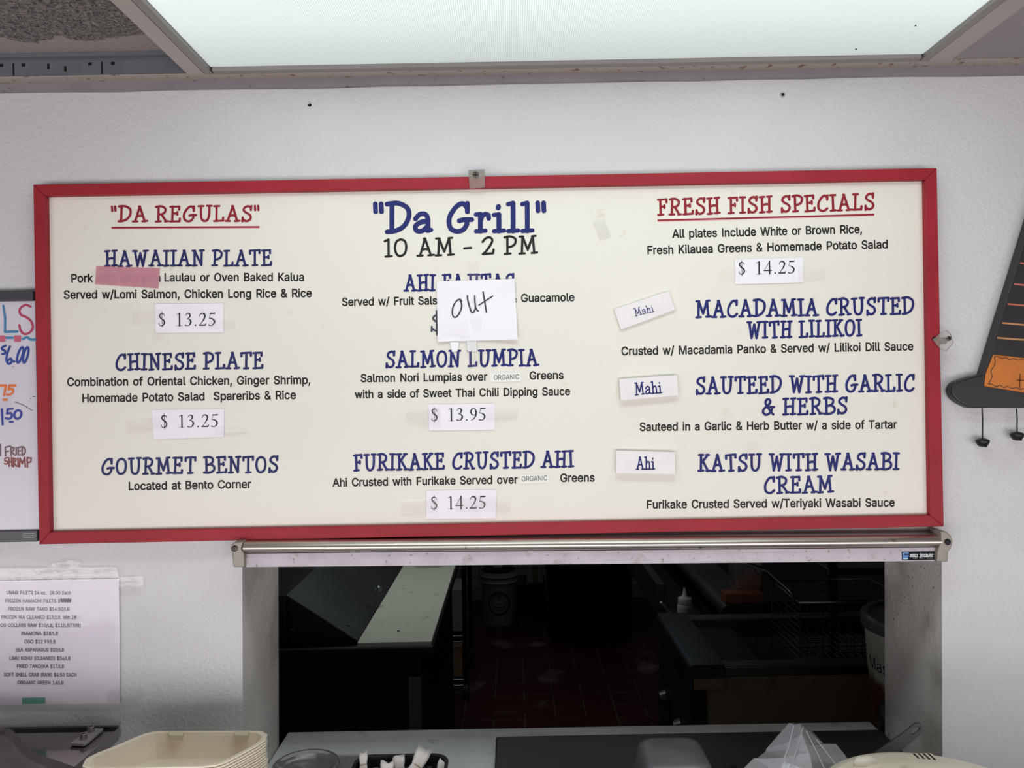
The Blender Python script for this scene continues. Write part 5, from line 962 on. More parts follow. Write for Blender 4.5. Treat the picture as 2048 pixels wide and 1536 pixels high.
for (px, y0, y1) in ((1964, 815, 884), (2033, 817, 871)):
    a_, b_ = P(px, y0, DH+.008), P(px + 1, y1 - 8, DH+.008)
    st_ = MB().tube([a_, a_.lerp(b_, .4) + Vector((.0008, 0, 0)), b_], .0011, 6).build('bell_string', M_blackm, t)
    bl = MB().lathe((b_[0], b_[1], b_[2] - .0155), [(.002, 0), (.0065, .0012), (.0095, .005), (.0112, .0095), (.0112, .0115), (.0085, .0135), (.003, .0155)], 18).build('bell', mat('dark_bell', (44, 40, 40), .35, .5), t, smooth=True)
    MB().box((b_[0]-.0009, b_[1]-.0116, b_[2]-.0150), (b_[0]+.0009, b_[1]+.011, b_[2]-.0085)).build('slit', M_dark, bl)

# ---------------------------------------------------------------- counter through the opening
mb = MB()
fx0, fx1 = -1.5, 1.5
mb.prism_z([(fx0, .62), (fx1, .62), (fx1, YW-.0015), (rb-.002, YW-.0015), (rb-.002, 1.612), (lb+.002, 1.612), (lb+.002, YW-.0015), (fx0, YW-.0015)], ZCT-.034, ZCT)
ct = thing('steel_counter', (0, .9, 0), 'brushed stainless steel counter running through the opening in the wall', 'counter')
mb.build('counter_top', M_steel, ct, bevel=.002)
mb = MB(); mb.box((fx0+.02, .70, .08), (fx1-.02, YW-.03, ZCT-.035)); mb.build('cabinet_body', M_kdark, ct)
MB().box((fx0+.06, .78, 0), (fx1-.06, YW-.04, .08)).build('plinth', M_blackm, ct)
# black board on the counter
pL = G(992, 1472, ZCT+.014)
tag(MB().box((pL[0], 1.17, ZCT), (rb - .012, pL[1], ZCT+.014)).build('serving_board', mat('black_board', (50, 45, 46), .34, var=.06, vscale=5), bevel=.004, seg=3), 'large flat black board lying on the steel counter in the opening', 'board')

# tray stack
ZR = 1.100
rim = [(165,1531),(172,1517),(196,1505),(230,1492),(262,1478),(288,1467.5),(305,1463.5),(330,1462),(500,1461.5),(525,1463),(535,1468.5),(532,1478),(515,1490),(478,1510),(450,1524),(432,1530),(405,1533),(190,1537)]
ol = [G(x, y, ZR) for x, y in rim]
cx_, cy_ = sum(p[0] for p in ol)/len(ol), sum(p[1] for p in ol)/len(ol)
def ring(k, z, grow=0.0): return [(cx_ + (p[0]-cx_)*k + (p[0]-cx_)/max(.02, math.hypot(p[0]-cx_, p[1]-cy_))*grow, cy_ + (p[1]-cy_)*k + (p[1]-cy_)/max(.02, math.hypot(p[0]-cx_, p[1]-cy_))*grow, z) for p in ol]
M_tray = mat('cream_pulp', (244, 232, 212), .6, var=.03, vscale=30)
tm = MB()
tm.loft([ring(1, ZR-.0022, .0), ring(1, ZR, .0), ring(.955, ZR+.0006), ring(.93, ZR-.001), ring(.85, ZR-.040), ring(.80, ZR-.044), ring(.2, ZR-.0445)], False)
tm.add(ring(.2, ZR-.0445), [tuple(range(len(ol)))])
tm.loft([ring(1, ZR-.0022), ring(.94, ZR-.0026), ring(.86, ZR-.0415), ring(.805, ZR-.0462), ring(.2, ZR-.047)], False)
tm.add(ring(.2, ZR-.047), [tuple(range(len(ol)))])
tray = tm.build('food_tray', M_tray, None, smooth=True, weld=True)
tray.modifiers.new('edge', 'EDGE_SPLIT').split_angle = math.radians(24)
me = tray.data
for v in me.vertices: v.co -= Vector((cx_, cy_, ZR - .047))
tray.location = (cx_, cy_, ZR - .047)
tag(tray, 'cream pulp food tray, topmost of the stack on the counter', 'food tray', 'cream food trays in the stack')
ords = ['second', 'third', 'fourth', 'fifth', 'sixth', 'seventh', 'eighth', 'ninth', 'tenth', 'eleventh', 'lowest']
for k in range(1, 12):
    o = tray.copy(); COL.objects.link(o); o.location = (cx_ + random.uniform(-.0012, .0012), cy_ + random.uniform(-.0012, .0012), ZR - .047 - .0042*k)
    tag(o, 'cream pulp food tray, %s in the stack on the counter' % (ords[k-1] + ' from the top' if k < 11 else 'lowest'))
for (x0, x1) in ((336, 368), (468, 498)):
    q = [G(x0, 1463.5, ZR + .001), G(x1, 1463.5, ZR + .001), G(x1 - 3, 1470.5, ZR + .001), G(x0 + 3, 1470.5, ZR + .001)]
    MB().prism_z([(p[0], p[1]) for p in q], ZR - .006, ZR + .0012).build('stacking_tab', mat('tab_pulp', (214, 204, 178), .7), tray)
low = ZR - .047 - .0042*11
tag(MB().prism_z([(cx_+(p[0]-cx_)*.8, cy_+(p[1]-cy_)*.8) for p in ol], ZCT, low - .0002).build('carton', mat('white_carton', (210, 204, 196), .7)), 'low white carton under the stack of cream trays', 'carton')

# deli scale top at the far left, with a bracket and a curved cover
ZS = 1.067
bk = G(238, 1455, ZS)
t = thing('scale_housing', (-.98, 1.1, ZCT), 'flat glossy grey steel housing with bracket on the counter under the notice', 'scale')
xs1, ys1 = bk[0], bk[1]
M_gloss = mat('dark_gloss_steel', (176, 169, 169), .10, 1.0, var=.05, vscale=5)
MB().box((-1.30, .72, ZS-.022), (xs1, ys1, ZS)).build('top_plate', M_gloss, t, bevel=.0015)
MB().box((-1.28, .74, ZCT), (xs1-.02, ys1-.012, ZS-.0225)).build('body', M_blackp, t)
MB().box((-1.30, ys1-.007, ZS-.0), (xs1, ys1, ZS+.004)).build('rear_lip', mat('lip_steel', (92, 88, 90), .3, 1.0), t)
bq = [G(x, y, ZS+.006) for x, y in ((140,1486),(167,1487.5),(174,1484),(207,1456),(183,1455.5),(178,1458))]
br = MB().prism_z([(p[0], p[1]) for p in bq], ZS+.001, ZS+.006).build('bracket', mat('bracket_steel', (158, 152, 152), .45, .3), t, bevel=.001)
for (px, py) in ((167, 1477.5), (182, 1463)):
    p = G(px, py, ZS+.006)
    MB().lathe((p[0], p[1], ZS+.006), [(.0056, 0), (.0056, .0085), (.0048, .0092), (.0034, .0090), (.0032, .006)], 18).build('bolt', mat('bolt_steel', (172, 166, 166), .3, 1.0), br, smooth=False, bevel=.0003)
# curved cover: a swept sheet
mb = MB(); rows = []
prof = [(-60,1452),(0,1454),(18,1457),(30,1465),(40,1478),(56,1494),(80,1508),(112,1520),(150,1534),(190,1552)]
for k, (x, y) in enumerate(smooth_pts(prof, 4)):
    rows.append([G(x, y, ZS + .055 - .0012*k) + Vector((-.02*j*j/9, -.035*j, -.004*j*j/3)) for j in range(7)])
mb.loft(rows, False, closed=False)
o = mb.build('curved_cover', mat('cover_steel', (104, 98, 96), .22, .9, var=.1, vscale=8), t, smooth=True); o.modifiers.new('thick', 'SOLIDIFY').thickness = .003

# round clear container
M_clearp = clear_mat('clear_plastic', (200, 200, 204), .22, .08, spec=.6)
cz = .982
fe = G(628, 1497.5, cz); rr_ = .058
t = thing('deli_tub', (fe[0], fe[1]-rr_, ZCT), 'round clear plastic tub on the steel counter beside the black basket', 'tub')
c = (fe[0], fe[1]-rr_, 0)
o = MB().lathe((c[0], c[1], ZCT+.0005), [(.044, 0), (.046, .002), (.054, .046)], 40).build('tub_body', M_clearp, t, smooth=True)
MB().lathe((c[0], c[1], cz-.006), [(rr_, 0), (rr_+.001, .003), (rr_, .006), (rr_-.006, .006), (rr_-.008, .002), (.03, .0015), (.001, .0018)], 48).build('tub_lid', clear_mat('tub_lid_plastic', (190, 188, 190), .35, .12), t, smooth=True)
# small ribbed clear box behind
p0 = G(664, 1520, .965)
t = thing('ribbed_box', (p0[0]+.03, p0[1]-.05, ZCT), 'clear ribbed plastic box between the round tub and the black basket', 'box')
mb = MB(); x0, x1 = p0[0], G(735, 1512, .965)[0]; y1 = G(700, 1514, .965)[1]; y0 = y1 - .08
n = 13; pr = []
for k in range(n*2+1):
    x = x0 + (x1-x0)*k/(n*2); pr.append((x, y1 - (.003 if k % 2 else 0)))
mb.prism_z(pr + [(x1, y0), (x0, y0)], ZCT+.0005, .965); mb.box((x0-.002, y0-.002, .965), (x1+.002, y1+.003, .968))
mb.build('ribbed_body', clear_mat('ribbed_plastic', (196, 190, 188), .45, .1), t)
# black basket with openings in its sides
zr_ = 1.0
bl, brr = G(728, 1508, zr_), G(893, 1505.5, zr_)
bx0, bx1, by1 = bl[0]-.012, brr[0]+.006, brr[1]; by0 = by1 - .125
t = thing('plastic_basket', ((bx0+bx1)/2, (by0+by1)/2, ZCT), 'black slotted plastic basket holding white wrapped bundles on the counter', 'basket')
def rrect(x0, y0, x1, y1, r, n=6):
    o = []
    for cx, cy, a0 in ((x1-r, y1-r, 0), (x0+r, y1-r, 90), (x0+r, y0+r, 180), (x1-r, y0+r, 270)):
        for k in range(n+1):
            a = math.radians(a0 + 90*k/n); o.append((cx + r*math.cos(a), cy + r*math.sin(a)))
    return o
def rr3(i, z, r=.03): return [(x, y, z) for x, y in rrect(bx0+i, by0+i, bx1-i, by1-i, r)]
mb = MB(); mb.loft([rr3(.016, ZCT+.0005), rr3(.004, zr_-.004), rr3(0, zr_-.004), rr3(0, zr_), rr3(.006, zr_), rr3(.0185, ZCT+.003)], True)
mb.build('basket_body', M_blackp, t, smooth=False, bevel=.0008)
for row, zz in enumerate((zr_-.022, zr_-.036)):
    for k in range(9):
        x = bx0 + .035 + k*(bx1-bx0-.07)/8
        MB().box((x-.0045, by1-.0125-.003*row, zz-.0035), (x+.0045, by1-.0118-.003*row+.002, zz+.0035)).build('opening', mat('counter_seen_through', (120, 112, 110), .5), t)
# white wrapped bundles
M_wrap = mat('white_wrap', (236, 228, 224), .6, var=.03, vscale=60)
def bundle(a, b, w, label, folds=3):
    a, b = Vector(a), Vector(b); ax = (b-a).normalized(); side = ax.cross(Vector((0, 1, 0))).normalized(); up = side.cross(ax)
    t = thing('wrapped_cutlery', tuple(a), label, 'wrapped cutlery', 'white wrapped bundles in the black basket')
    mb = MB(); rings = []
    N_ = 7
    for i in range(N_):
        f = i/(N_-1); pin = 1 - .14*math.exp(-((f-.45)/.12)**2) + .06*math.sin(f*9)
        r_ = []
        for k in range(18):
            th = 2*math.pi*k/18; ca, sa = math.cos(th), math.sin(th)
            sq = 1 / max(abs(ca), abs(sa)) ** .75          # squarish section of folded paper
            rag = ax * (w*.16*math.sin(th*folds + len(label)) * (f > .95 or f < .05))
            r_.append(a.lerp(b, f) + rag + side*ca*sq*w*.5*pin*(1 + .05*math.sin(th*7)) + up*sa*sq*w*.2*pin*(1 + .12*math.sin(th*5 + f)))
        rings.append(r_)
    mb.loft(rings); body = mb.build('wrap', M_wrap, t, smooth=True)
    m_ = a.lerp(b, .45)
    mb = MB(); mb.tube([m_ + side*math.cos(th)*w*.41 + up*math.sin(th)*w*.23 for th in [2*math.pi*k/16 for k in range(17)]], .0009, 6, False); mb.build('band', mat('rubber_band', (196, 160, 120), .6), t)
def basepoint(px, py, dy): p = P(px, py, by1 - dy); return (p[0], p[1], p[2])
for (p0_, p1_, dy0, dy1, w, lab) in (((812,1545),(806,1506),.05,.022,.014,'slim white wrapped bundle standing at the end of the basket near the tub'),
     ((772,1552),(775,1525),.07,.05,.022,'short white wrapped bundle lying low in the basket beside the slim bundle'),
     ((800,1550),(797,1514),.045,.03,.020,'white wrapped bundle upright in the middle of the black basket'),
     ((820,1556),(848,1501),.07,.02,.024,'largest white wrapped bundle leaning across the rim of the basket'),
     ((876,1552),(888,1523),.05,.03,.018,'white wrapped bundle at the end of the basket near the black board')):
    off = -80 if p0_ == (812,1545) else 0
    a_ = basepoint(p0_[0] + (-85 if lab.startswith('slim') else 0) , p0_[1]+6, dy0); b_ = basepoint(p1_[0] + (-79 if lab.startswith('slim') else 0), p1_[1], dy1)
    bundle(a_, b_, w, lab)

# translucent inverted bin
t0 = P(1330, 1473, 1.31); zt_ = t0[2]
xa, xb = P(1276, 1480, 1.31)[0], P(1392, 1480, 1.31)[0]
mb = MB(); rings = []
h_ = zt_ - ZCT - .014
for (f, i) in ((0, -.034), (.35, -.022), (.75, -.009), (.93, -.003), (.98, .001), (1.0, .008)):
    rings.append([(x, y, ZCT + .0145 + h_*f) for x, y in rrect(xa + i + .016*(1-f), 1.205 + i, xb - i, 1.310 - i, .022)])
mb.loft(rings)
tag(mb.build('plastic_bin', clear_mat('milky_grey_plastic', (112, 112, 118), .78, .3), smooth=True), 'upside-down milky grey plastic bin on the black board', 'bin')
# black knob piece beside the bin
p = P(1462, 1534, 1.25); tag(MB().lathe((p[0], p[1], ZCT+.0142), [(.02, 0), (.02, .04), (.012, .06), (.012, p[2]-ZCT-.02), (.008, p[2]-ZCT-.0142)], 24).build('bottle', M_blackp, smooth=True, bevel=.001), 'black topped bottle between the grey bin and the clear clamshell', 'bottle')
# clear clamshell
d1 = 1.27
t = thing('clamshell_box', tuple(P(1590, 1560, d1)), 'crumpled clear plastic clamshell box standing on its corner on the counter', 'clamshell')
t.location = (P(1590, 1560, d1)[0], d1, ZCT + .0145)
zb_ = ZCT + .0145
pk = P(1588, 1441, d1); pk2 = P(1604, 1447, d1)
def at(px, py, dd): return P(px, py, dd)
fl = [at(1578,1446,d1-.002), at(1533,1497,d1-.012), at(1531,1503,d1-.012), at(1513,1517,d1-.03), at(1508,1516,d1-.03), at(1484,1540,d1-.05)]
fr_ = [at(1610,1448,d1), at(1650,1490,d1-.01), at(1655,1486,d1-.008), at(1672,1488,d1-.006), at(1690,1510,d1-.004), at(1704,1532,d1)]
mb = MB(); front = [Vector((p[0], p[1], p[2])) for p in fl]
mid = [at(1600,1447,d1-.03), at(1604,1468,d1-.055), at(1612,1490,d1-.075), at(1618,1505,d1-.085), at(1622,1520,d1-.09), at(1626,1545,d1-.09)]
mb.loft([[Vector(p) for p in fl], [fl[k].lerp(mid[k], .5) + Vector((0, -.006, 0)) for k in range(6)], mid, [Vector(p) for p in fr_]], False, closed=False)
base = [Vector((p[0], p[1], zb_)) for p in (fl[-1], fl[-1].lerp(mid[-1], .5), mid[-1], fr_[-1])]
mb.loft([[fl[-1], base[0]], [fl[-1].lerp(mid[-1], .5) + Vector((0, -.006, 0)), base[1]], [mid[-1], base[2]], [fr_[-1], base[3]]], False, closed=False)
M_clam = clear_mat('frosted_clamshell', (208, 208, 214), .66, .18, bump=.35, bscale=50)
o = mb.build('lid', M_clam, t); o.modifiers.new('thick', 'SOLIDIFY').thickness = .0012
mb = MB()
for (a_, b_) in (((1588,1450),(1560,1540)), ((1606,1455),(1578,1540)), ((1612,1462),(1650,1540)), ((1632,1478),(1680,1540))):
    q0, q1 = at(a_[0], a_[1], d1-.045), at(b_[0], b_[1], d1-.088); mb.tube([q0, q0.lerp(q1, .5)+Vector((0, -.004, 0)), q1], .0009, 6)
mb.build('rib', M_clam, t)
mb = MB(); mb.loft([[at(1586,1445,d1+.004), at(1640,1480,d1+.02), at(1705,1535,d1+.03)], [Vector((q[0], q[1]+.02, zb_)) for q in (at(1490,1540,d1-.02), at(1600,1540,d1), at(1705,1540,d1+.03))]], False, closed=False)
o = mb.build('base', M_clam, t); o.modifiers.new('thick', 'SOLIDIFY').thickness = .0012

# rice cooker with cream lid
zc_ = 1.091; cxx, cyy = P(1806, 1515, 1.085)[0], .97
t = thing('rice_cooker', (cxx, cyy, ZCT), 'cream rice cooker with a vented domed lid at the edge of the counter', 'rice cooker')
tilt = G(1802, 1502.5, zc_+.026)
R_ = .155
M_cream = mat('cream_plastic', (240, 230, 208), .35, var=.04, vscale=12, dirt=(18, .62, .78, (176, 164, 138)))
MB().lathe((cxx, cyy, ZCT+.0005), [(.11, 0), (.118, .01), (R_-.018, .155), (R_-.012, zc_-ZCT-.001)], 48).build('body', M_cream, t, smooth=True)
ld = MB().lathe((cxx, cyy, zc_), [(R_-.01, 0), (R_, .004), (R_-.002, .012), (R_-.02, .019), (R_-.045, .0235), (R_-.05, .0265), (.06, .033), (.001, .035)], 56).build('lid', M_cream, t, smooth=True)
p = G(1733, 1524, zc_+.026); MB().lathe((p[0], p[1], zc_+.020), [(.014, 0), (.014, .006), (.010, .012), (.002, .0135)], 24, sx=1.3, sy=.8).build('latch', mat('cream_latch', (236, 228, 212), .3), ld, smooth=True)
p = G(1846, 1516, zc_+.02)
vp = MB().box((p[0]-.016, p[1]-.012, zc_+.014), (p[0]+.018, p[1]+.010, zc_+.0235)).build('steam_vent', mat('vent_plastic', (218, 208, 184), .4), ld, bevel=.004, seg=3)
for k in range(4):
    x = p[0] - .010 + k*.0068; MB().box((x-.0014, p[1]-.0124, zc_+.0155), (x+.0014, p[1]+.006, zc_+.0237)).build('vent_slot', M_dark, vp)
# ladle
dl_ = 1.315
t = thing('ladle', tuple(P(1770, 1530, dl_)), 'steel ladle with a looped flat handle leaning by the opening jamb', 'ladle')
t.location = (P(1755, 1530, 1.30)[0], 1.30, ZCT)
def pl(px, py): return P(px, py, dl_)
outer = [(1738,1514),(1762,1497),(1792,1476),(1814,1460),(1824,1451),(1833,1446),(1841,1447),(1846,1454),(1845,1463),(1838,1472),(1816,1490),(1796,1506),(1780,1520),(1760,1528)]
inner = [(1822,1464),(1828,1456),(1835,1452.5),(1840,1455),(1838,1461),(1830,1467.5),(1822,1469)]
oc = [pl(x, y) for x, y in outer]; ic = [pl(x, y) for x, y in inner]
bm = bmesh.new()
ov = [bm.verts.new(p) for p in oc]; iv = [bm.verts.new(p) for p in ic]
es = [bm.edges.new((ov[k], ov[(k+1) % len(ov)])) for k in range(len(ov))] + [bm.edges.new((iv[k], iv[(k+1) % len(iv)])) for k in range(len(iv))]
bmesh.ops.triangle_fill(bm, use_beauty=True, edges=es, normal=(0, -1, 0))
me = bpy.data.meshes.new('handle')
for v in bm.verts: v.co -= t.location
bm.to_mesh(me); bm.free(); me.materials.append(mat('ladle_steel', (92, 93, 95), .34, 1.0))
o = bpy.data.objects.new('handle', me); COL.objects.link(o); o.parent = t
so = o.modifiers.new('thick', 'SOLIDIFY'); so.thickness = .003; bv = o.modifiers.new('bevel', 'BEVEL'); bv.width = .0008; bv.segments = 2
lc = (.645, 1.25, 0); 
mb = MB(); mb.tube([pl(1766, 1507), pl(1740, 1528), Vector((lc[0]+.01, 1.27, ZCT+.07)), Vector((lc[0], 1.26, ZCT+.044))], .004, 8); mb.build('shank', M_ksteel, t, smooth=True)
MB().lathe((lc[0]-.005, 1.235, ZCT+.0148), [(.012, 0), (.028, .006), (.037, .02), (.039, .033), (.036, .033), (.026, .009), (.002, .004)], 28).build('bowl', M_ksteel, t, smooth=True)

# ---------------------------------------------------------------- the kitchen beyond
# prep table with cutting board and sloped lid
cbl, cbr = G(720, 1277, .9), G(865, 1283, .9)
cfl, cfr = G(805, 1131, .9), G(920, 1131, .9)
xt0, xt1 = -1.32, cbr[0] + .002; ytn, ytf = cbr[1] - .012, 3.45
t = thing('prep_table', (-.75, 2.8, 0), 'steel refrigerated prep table with white cutting board at the left inside the kitchen', 'prep table')
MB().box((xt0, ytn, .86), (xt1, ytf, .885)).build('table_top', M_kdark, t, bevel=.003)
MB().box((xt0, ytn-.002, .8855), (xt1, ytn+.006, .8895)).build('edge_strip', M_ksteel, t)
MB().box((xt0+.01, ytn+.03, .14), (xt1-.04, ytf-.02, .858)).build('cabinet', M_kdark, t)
for (x, y) in ((xt0+.06, ytn+.09), (xt1-.09, ytn+.09), (xt0+.06, ytf-.09), (xt1-.09, ytf-.09)):
    MB().lathe((x, y, 0), [(.028, 0), (.028, .05), (.016, .06), (.016, .139)], 16).build('leg', M_ksteel, t)
MB().box((xt1-.075, ytn+.005, .60), (xt1-.035, ytn+.029, .80)).build('door_handle', M_ksteel, t, bevel=.003)
M_cut = mat('cutting_board_plastic', (206, 208, 192), .5, var=.03, vscale=9, dirt=(22, .62, .74, (176, 178, 160)))
cb = MB(); xb0 = (cbl[0] + cfl[0])/2; yb1 = ytf - .03
cb.box((cbl[0], ytn + .006, .886), (xt1 - .004, yb1, .903)); cbo = cb.build('cutting_board', M_cut, t, bevel=.003)
p = G(797, 1262, .903); MB().lathe((p[0], p[1], .9032), [(.0045, 0), (.0045, .0006)], 12).build('bolt_hole', M_dark, cbo)
p = G(862, 1132, .903); MB().prism_z([(p[0]-.07, p[1]-.005), (p[0]+.05, p[1]-.005), (p[0]+.035, p[1]-.03), (p[0]-.05, p[1]-.03)], .9031, .9036).build('hand_grip', mat('grip_shade', (150, 152, 140), .6), cbo)
hl, hh = P(722, 1262, 2.29), P(574.5, 1192, 2.29)
mb = MB(); rise = (hh[2]-.892)
mb.prism_y([(cbl[0]-.004, .892), (hh[0], .892+rise), (hh[0], .892+rise+.006), (cbl[0]-.004, .898)], 2.285, ytf-.05)
lid = mb.build('sloped_lid', M_ksteel, t, bevel=.001)
MB().box((xt0+.02, 2.285, .886), (hh[0]-.004, ytf-.05, .892+rise+.004)).build('rear_riser', M_kdark, t, bevel=.004)
MB().prism_y([(cbl[0]-.02, .886), (hh[0], .886), (hh[0], .892+rise-.004), (cbl[0]-.02, .895)], 2.30, 2.304).build('end_panel', M_kdark, t)
for (px, py, dd) in ((697, 1251, 2.283), (585, 1258, 2.283)):
    p = P(px, py, dd); MB().lathe(tuple(p), [(.005, -.001), (.004, .003)], 10, axis='y').build('rivet', M_ksteel, t)
p = P(763, 1178, 2.62); MB().lathe((p[0]-.01, p[1], p[2]+.004), [(.011, -.01), (.012, .004), (.006, .010)], 12).build('lid_knob', M_ksteel, lid)

# wire rack beyond the table
t = thing('wire_rack', (-.6, 4.3, 0), 'dark wire shelf rack on casters behind the prep table', 'rack')
rx0, rx1, ry0, ry1 = -1.10, P(930, 1270, 4.05)[0], 4.05, 4.55
for x in (rx0, rx1):
    for y in (ry0, ry1):
        pz = MB().tube([(x, y, .075), (x, y, 1.6)], .0127, 10).build('post', M_kdark, t, smooth=True)
        w_ = MB().lathe((x-.014, y, .042), [(.04, 0), (.042, .004), (.042, .024), (.04, .028)], 20, axis='x').build('caster', M_blackm, t)
for z in (.10, .33, .95):
    mb = MB()
    for y in (ry0, ry1): mb.tube([(rx0, y, z), (rx1, y, z)], .004, 6); mb.tube([(rx0, y, z-.03), (rx1, y, z-.03)], .003, 6)
    for x in (rx0, rx1): mb.tube([(x, ry0, z), (x, ry1, z)], .004, 6)
    for k in range(1, 20): x = rx0 + (rx1-rx0)*k/20; mb.tube([(x, ry0, z+.003), (x, ry1, z+.003)], .002, 5)
    mb.build('wire_shelf_grate', M_ksteel, t)
def carton(name, a, b, m, label, cat='carton'):
    t = thing(name, ((a[0]+b[0])/2, (a[1]+b[1])/2, a[2]), label, cat)
    MB().box(a, b).build('box_body', m, t, bevel=.003)
    MB().box(((a[0]+b[0])/2-.02, a[1]-.0006, a[2]+.002), ((a[0]+b[0])/2+.02, a[1], b[2])).build('seam_tape', mat('carton_tape', (150, 132, 104), .4), t)
M_card = mat('brown_card', (140, 106, 84), .8, var=.06); M_cardw = mat('grey_card', (140, 136, 136), .8, var=.04)
carton('cardboard_carton', (rx1-.20, ry0+.03, .106), (rx1-.02, ry0+.3, .265), M_card, 'brown carton on the lowest shelf of the wire rack')
carton('cardboard_carton', (rx1-.21, ry0+.05, .337), (rx1-.0, ry0+.3, .56), M_cardw, 'grey carton on the middle shelf of the wire rack')

# nested white buckets
def bucket(loc, r0, r1, h, label, text=True):
    t = thing('plastic_bucket', loc, label, 'bucket', 'nested white buckets on the kitchen floor')
    x, y, z = loc
    M_bk = mat('bucket_plastic', (172, 170, 178), .45, var=.03)
    MB().lathe((x, y, z), [(r0, 0), (r0+.002, .004), (r1-.003, h-.075), (r1+.005, h-.072), (r1+.005, h-.066), (r1-.002, h-.064), (r1, h-.035), (r1+.006, h-.033), (r1+.007, h-.026), (r1, h-.024), (r1+.002, h), (r1-.004, h), (r0-.004, .006)], 48).build('bucket_body', M_bk, t, smooth=True, bevel=.0005)
    if text:
        # round maroon badge wrapped round the front
        def wrap(px, pz): a = px/ (r0+.012); rr__ = r0 + .0034 + (r1-r0-.005)*pz/(h-.079); return (x + rr__*math.sin(a), y - rr__*math.cos(a), z + pz)
        def disc(r_in, r_out, zc, n=40):
            mb = MB(); mb.flat = True; vs = []
            for k in range(n):
                th = 2*math.pi*k/n; vs += [wrap(r_in*math.cos(th), zc + r_in*math.sin(th)), wrap(r_out*math.cos(th), zc + r_out*math.sin(th))]
            mb.add(vs, [(2*k, 2*k+1, (2*k+3) % (2*n), (2*k+2) % (2*n)) for k in range(n)]); return mb
        disc(.066, .084, h*.43).build('badge_ring', mat('maroon_print', (96, 40, 52), .5), t)
        disc(.004, .016, h*.56).build('badge_dot', mat('brown_print', (96, 84, 78), .5), t)
        for (zz, hw, th_, m) in ((h*.455, .036, .005, mat('white_print', (226, 222, 222), .5)), (h*.37, .046, .009, mat('brown_print', (96, 84, 78), .5)), (h*.31, .03, .005, mat('brown_print', (96, 84, 78), .5))):
            mb = MB(); mb.flat = True
            for k in range(8):
                xa_, xb_ = -hw + 2*hw*k/8, -hw + 2*hw*(k+1)/8; mb.add([wrap(xa_, zz-th_/2), wrap(xb_, zz-th_/2), wrap(xb_, zz+th_/2), wrap(xa_, zz+th_/2)], [(0,1,2,3)])
            mb.build('badge_line', m, t)
p = P(999, 1248, 5.25)
bk_ = (p[0], 5.36, 0)
bucket(bk_, .112, .128, .36, 'white plastic bucket with a round maroon badge on the red kitchen floor')
t = thing('plastic_tub', (bk_[0]-.005, bk_[1], .3605), 'clear tub sitting on top of the white bucket in the kitchen', 'tub')
MB().lathe((bk_[0]-.005, bk_[1], .3605), [(.10, 0), (.118, .12), (.122, .122), (.122, .128), (.116, .128), (.097, .004)], 36).build('tub_body', mat('cloudy_plastic', (150, 152, 160), .4), t, smooth=True)
MB().box((bk_[0]-.03, bk_[1]-.125, .40), (bk_[0]+.03, bk_[1]-.105, .44)).build('handle', mat('cloudy_plastic', (150, 152, 160), .4), t, bevel=.004)
# trash can
p = P(1190, 1306, 4.75)
t = thing('trash_can', (p[0], 5.05, 0), 'large round black trash can standing on the red kitchen floor', 'trash can')
MB().lathe((p[0], 5.05, 0), [(.255, 0), (.262, .006), (.30, .70), (.318, .705), (.32, .74), (.305, .742), (.25, .02)], 56).build('can_body', mat('black_bin_plastic', (26, 27, 32), .5), t, smooth=True, bevel=.001)
for s__ in (-1, 1):
    MB().box((p[0]+s__*.318-.02, 5.0, .60), (p[0]+s__*.318+.02, 5.10, .66)).build('handle', M_blackp, t, bevel=.006)
# crate and folded white boxes
cx0 = P(1054, 1168, 5.4)[0]; cx1 = P(1087, 1168, 5.4)[0]
zz = P(1070, 1168, 5.4)[2]
t = thing('milk_crate', ((cx0+cx1)/2, 5.55, 0), 'dark blue crate on the kitchen floor between bucket and trash can', 'crate')
MB().box((cx0-.09, 5.42, 0), (cx1+.02, 5.70, zz-.004)).build('crate_body', mat('dark_blue_plastic', (28, 30, 52), .5), t, bevel=.006)
for k in range(3): MB().box((cx0-.06+k*.07, 5.4185, .05), (cx0-.02+k*.07, 5.4205, zz-.05)).build('opening', M_blackm, t)
carton('white_carton', (cx0, 5.44, zz-.0035), (cx1, 5.66, zz+.14), mat('white_card', (178, 176, 182), .7), 'white carton on top of the dark blue crate')
tag(MB().box((-1.3, 5.9, 0), (1.7, 5.979, .10)).build('baseboard_back', mat('cove_tile', (150, 144, 134), .5)), kind='structure')

# fryer line on the right
e0, e1 = G(1453, 1340, .9), G(1740, 1322, .9)
yf0 = (e0[1] + e1[1])/2; xf0 = G(1380, 1341, .9)[0]; xf1 = e0[0]
t = thing('deep_fryer', (1.0, 2.25, 0), 'stainless deep fryer with a grimy tan side panel at the right inside the kitchen', 'fryer')
M_tan = mat('grimy_tan_panel', (128, 110, 84), .6, .0, var=.15, vscale=4, dirt=[(3, .5, .75, (96, 76, 52)), (7, .62, .8, (84, 58, 40))])
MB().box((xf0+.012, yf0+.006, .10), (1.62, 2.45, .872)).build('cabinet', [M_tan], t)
MB().box((xf1+.002, yf0, .873), (1.64, yf0+.05, .90)).build('front_rim', M_ksteel, t, bevel=.004)
MB().box((xf1+.002, yf0+.05, .873), (xf1+.12, 2.40, .885)).build('side_deck', M_kdark, t)
MB().box((xf1+.002, 2.40, .873), (1.64, 2.455, .905)).build('rear_rim', M_ksteel, t, bevel=.003)
MB().box((xf1+.12, yf0+.05, .8725), (1.62, 2.40, .876)).build('oil_well', mat('dark_oil', (18, 14, 12), .08), t)
MB().box((xf0+.004, yf0-.004, .12), (xf0+.048, 2.452, .838)).build('front_panel', M_kdark, t, bevel=.003)
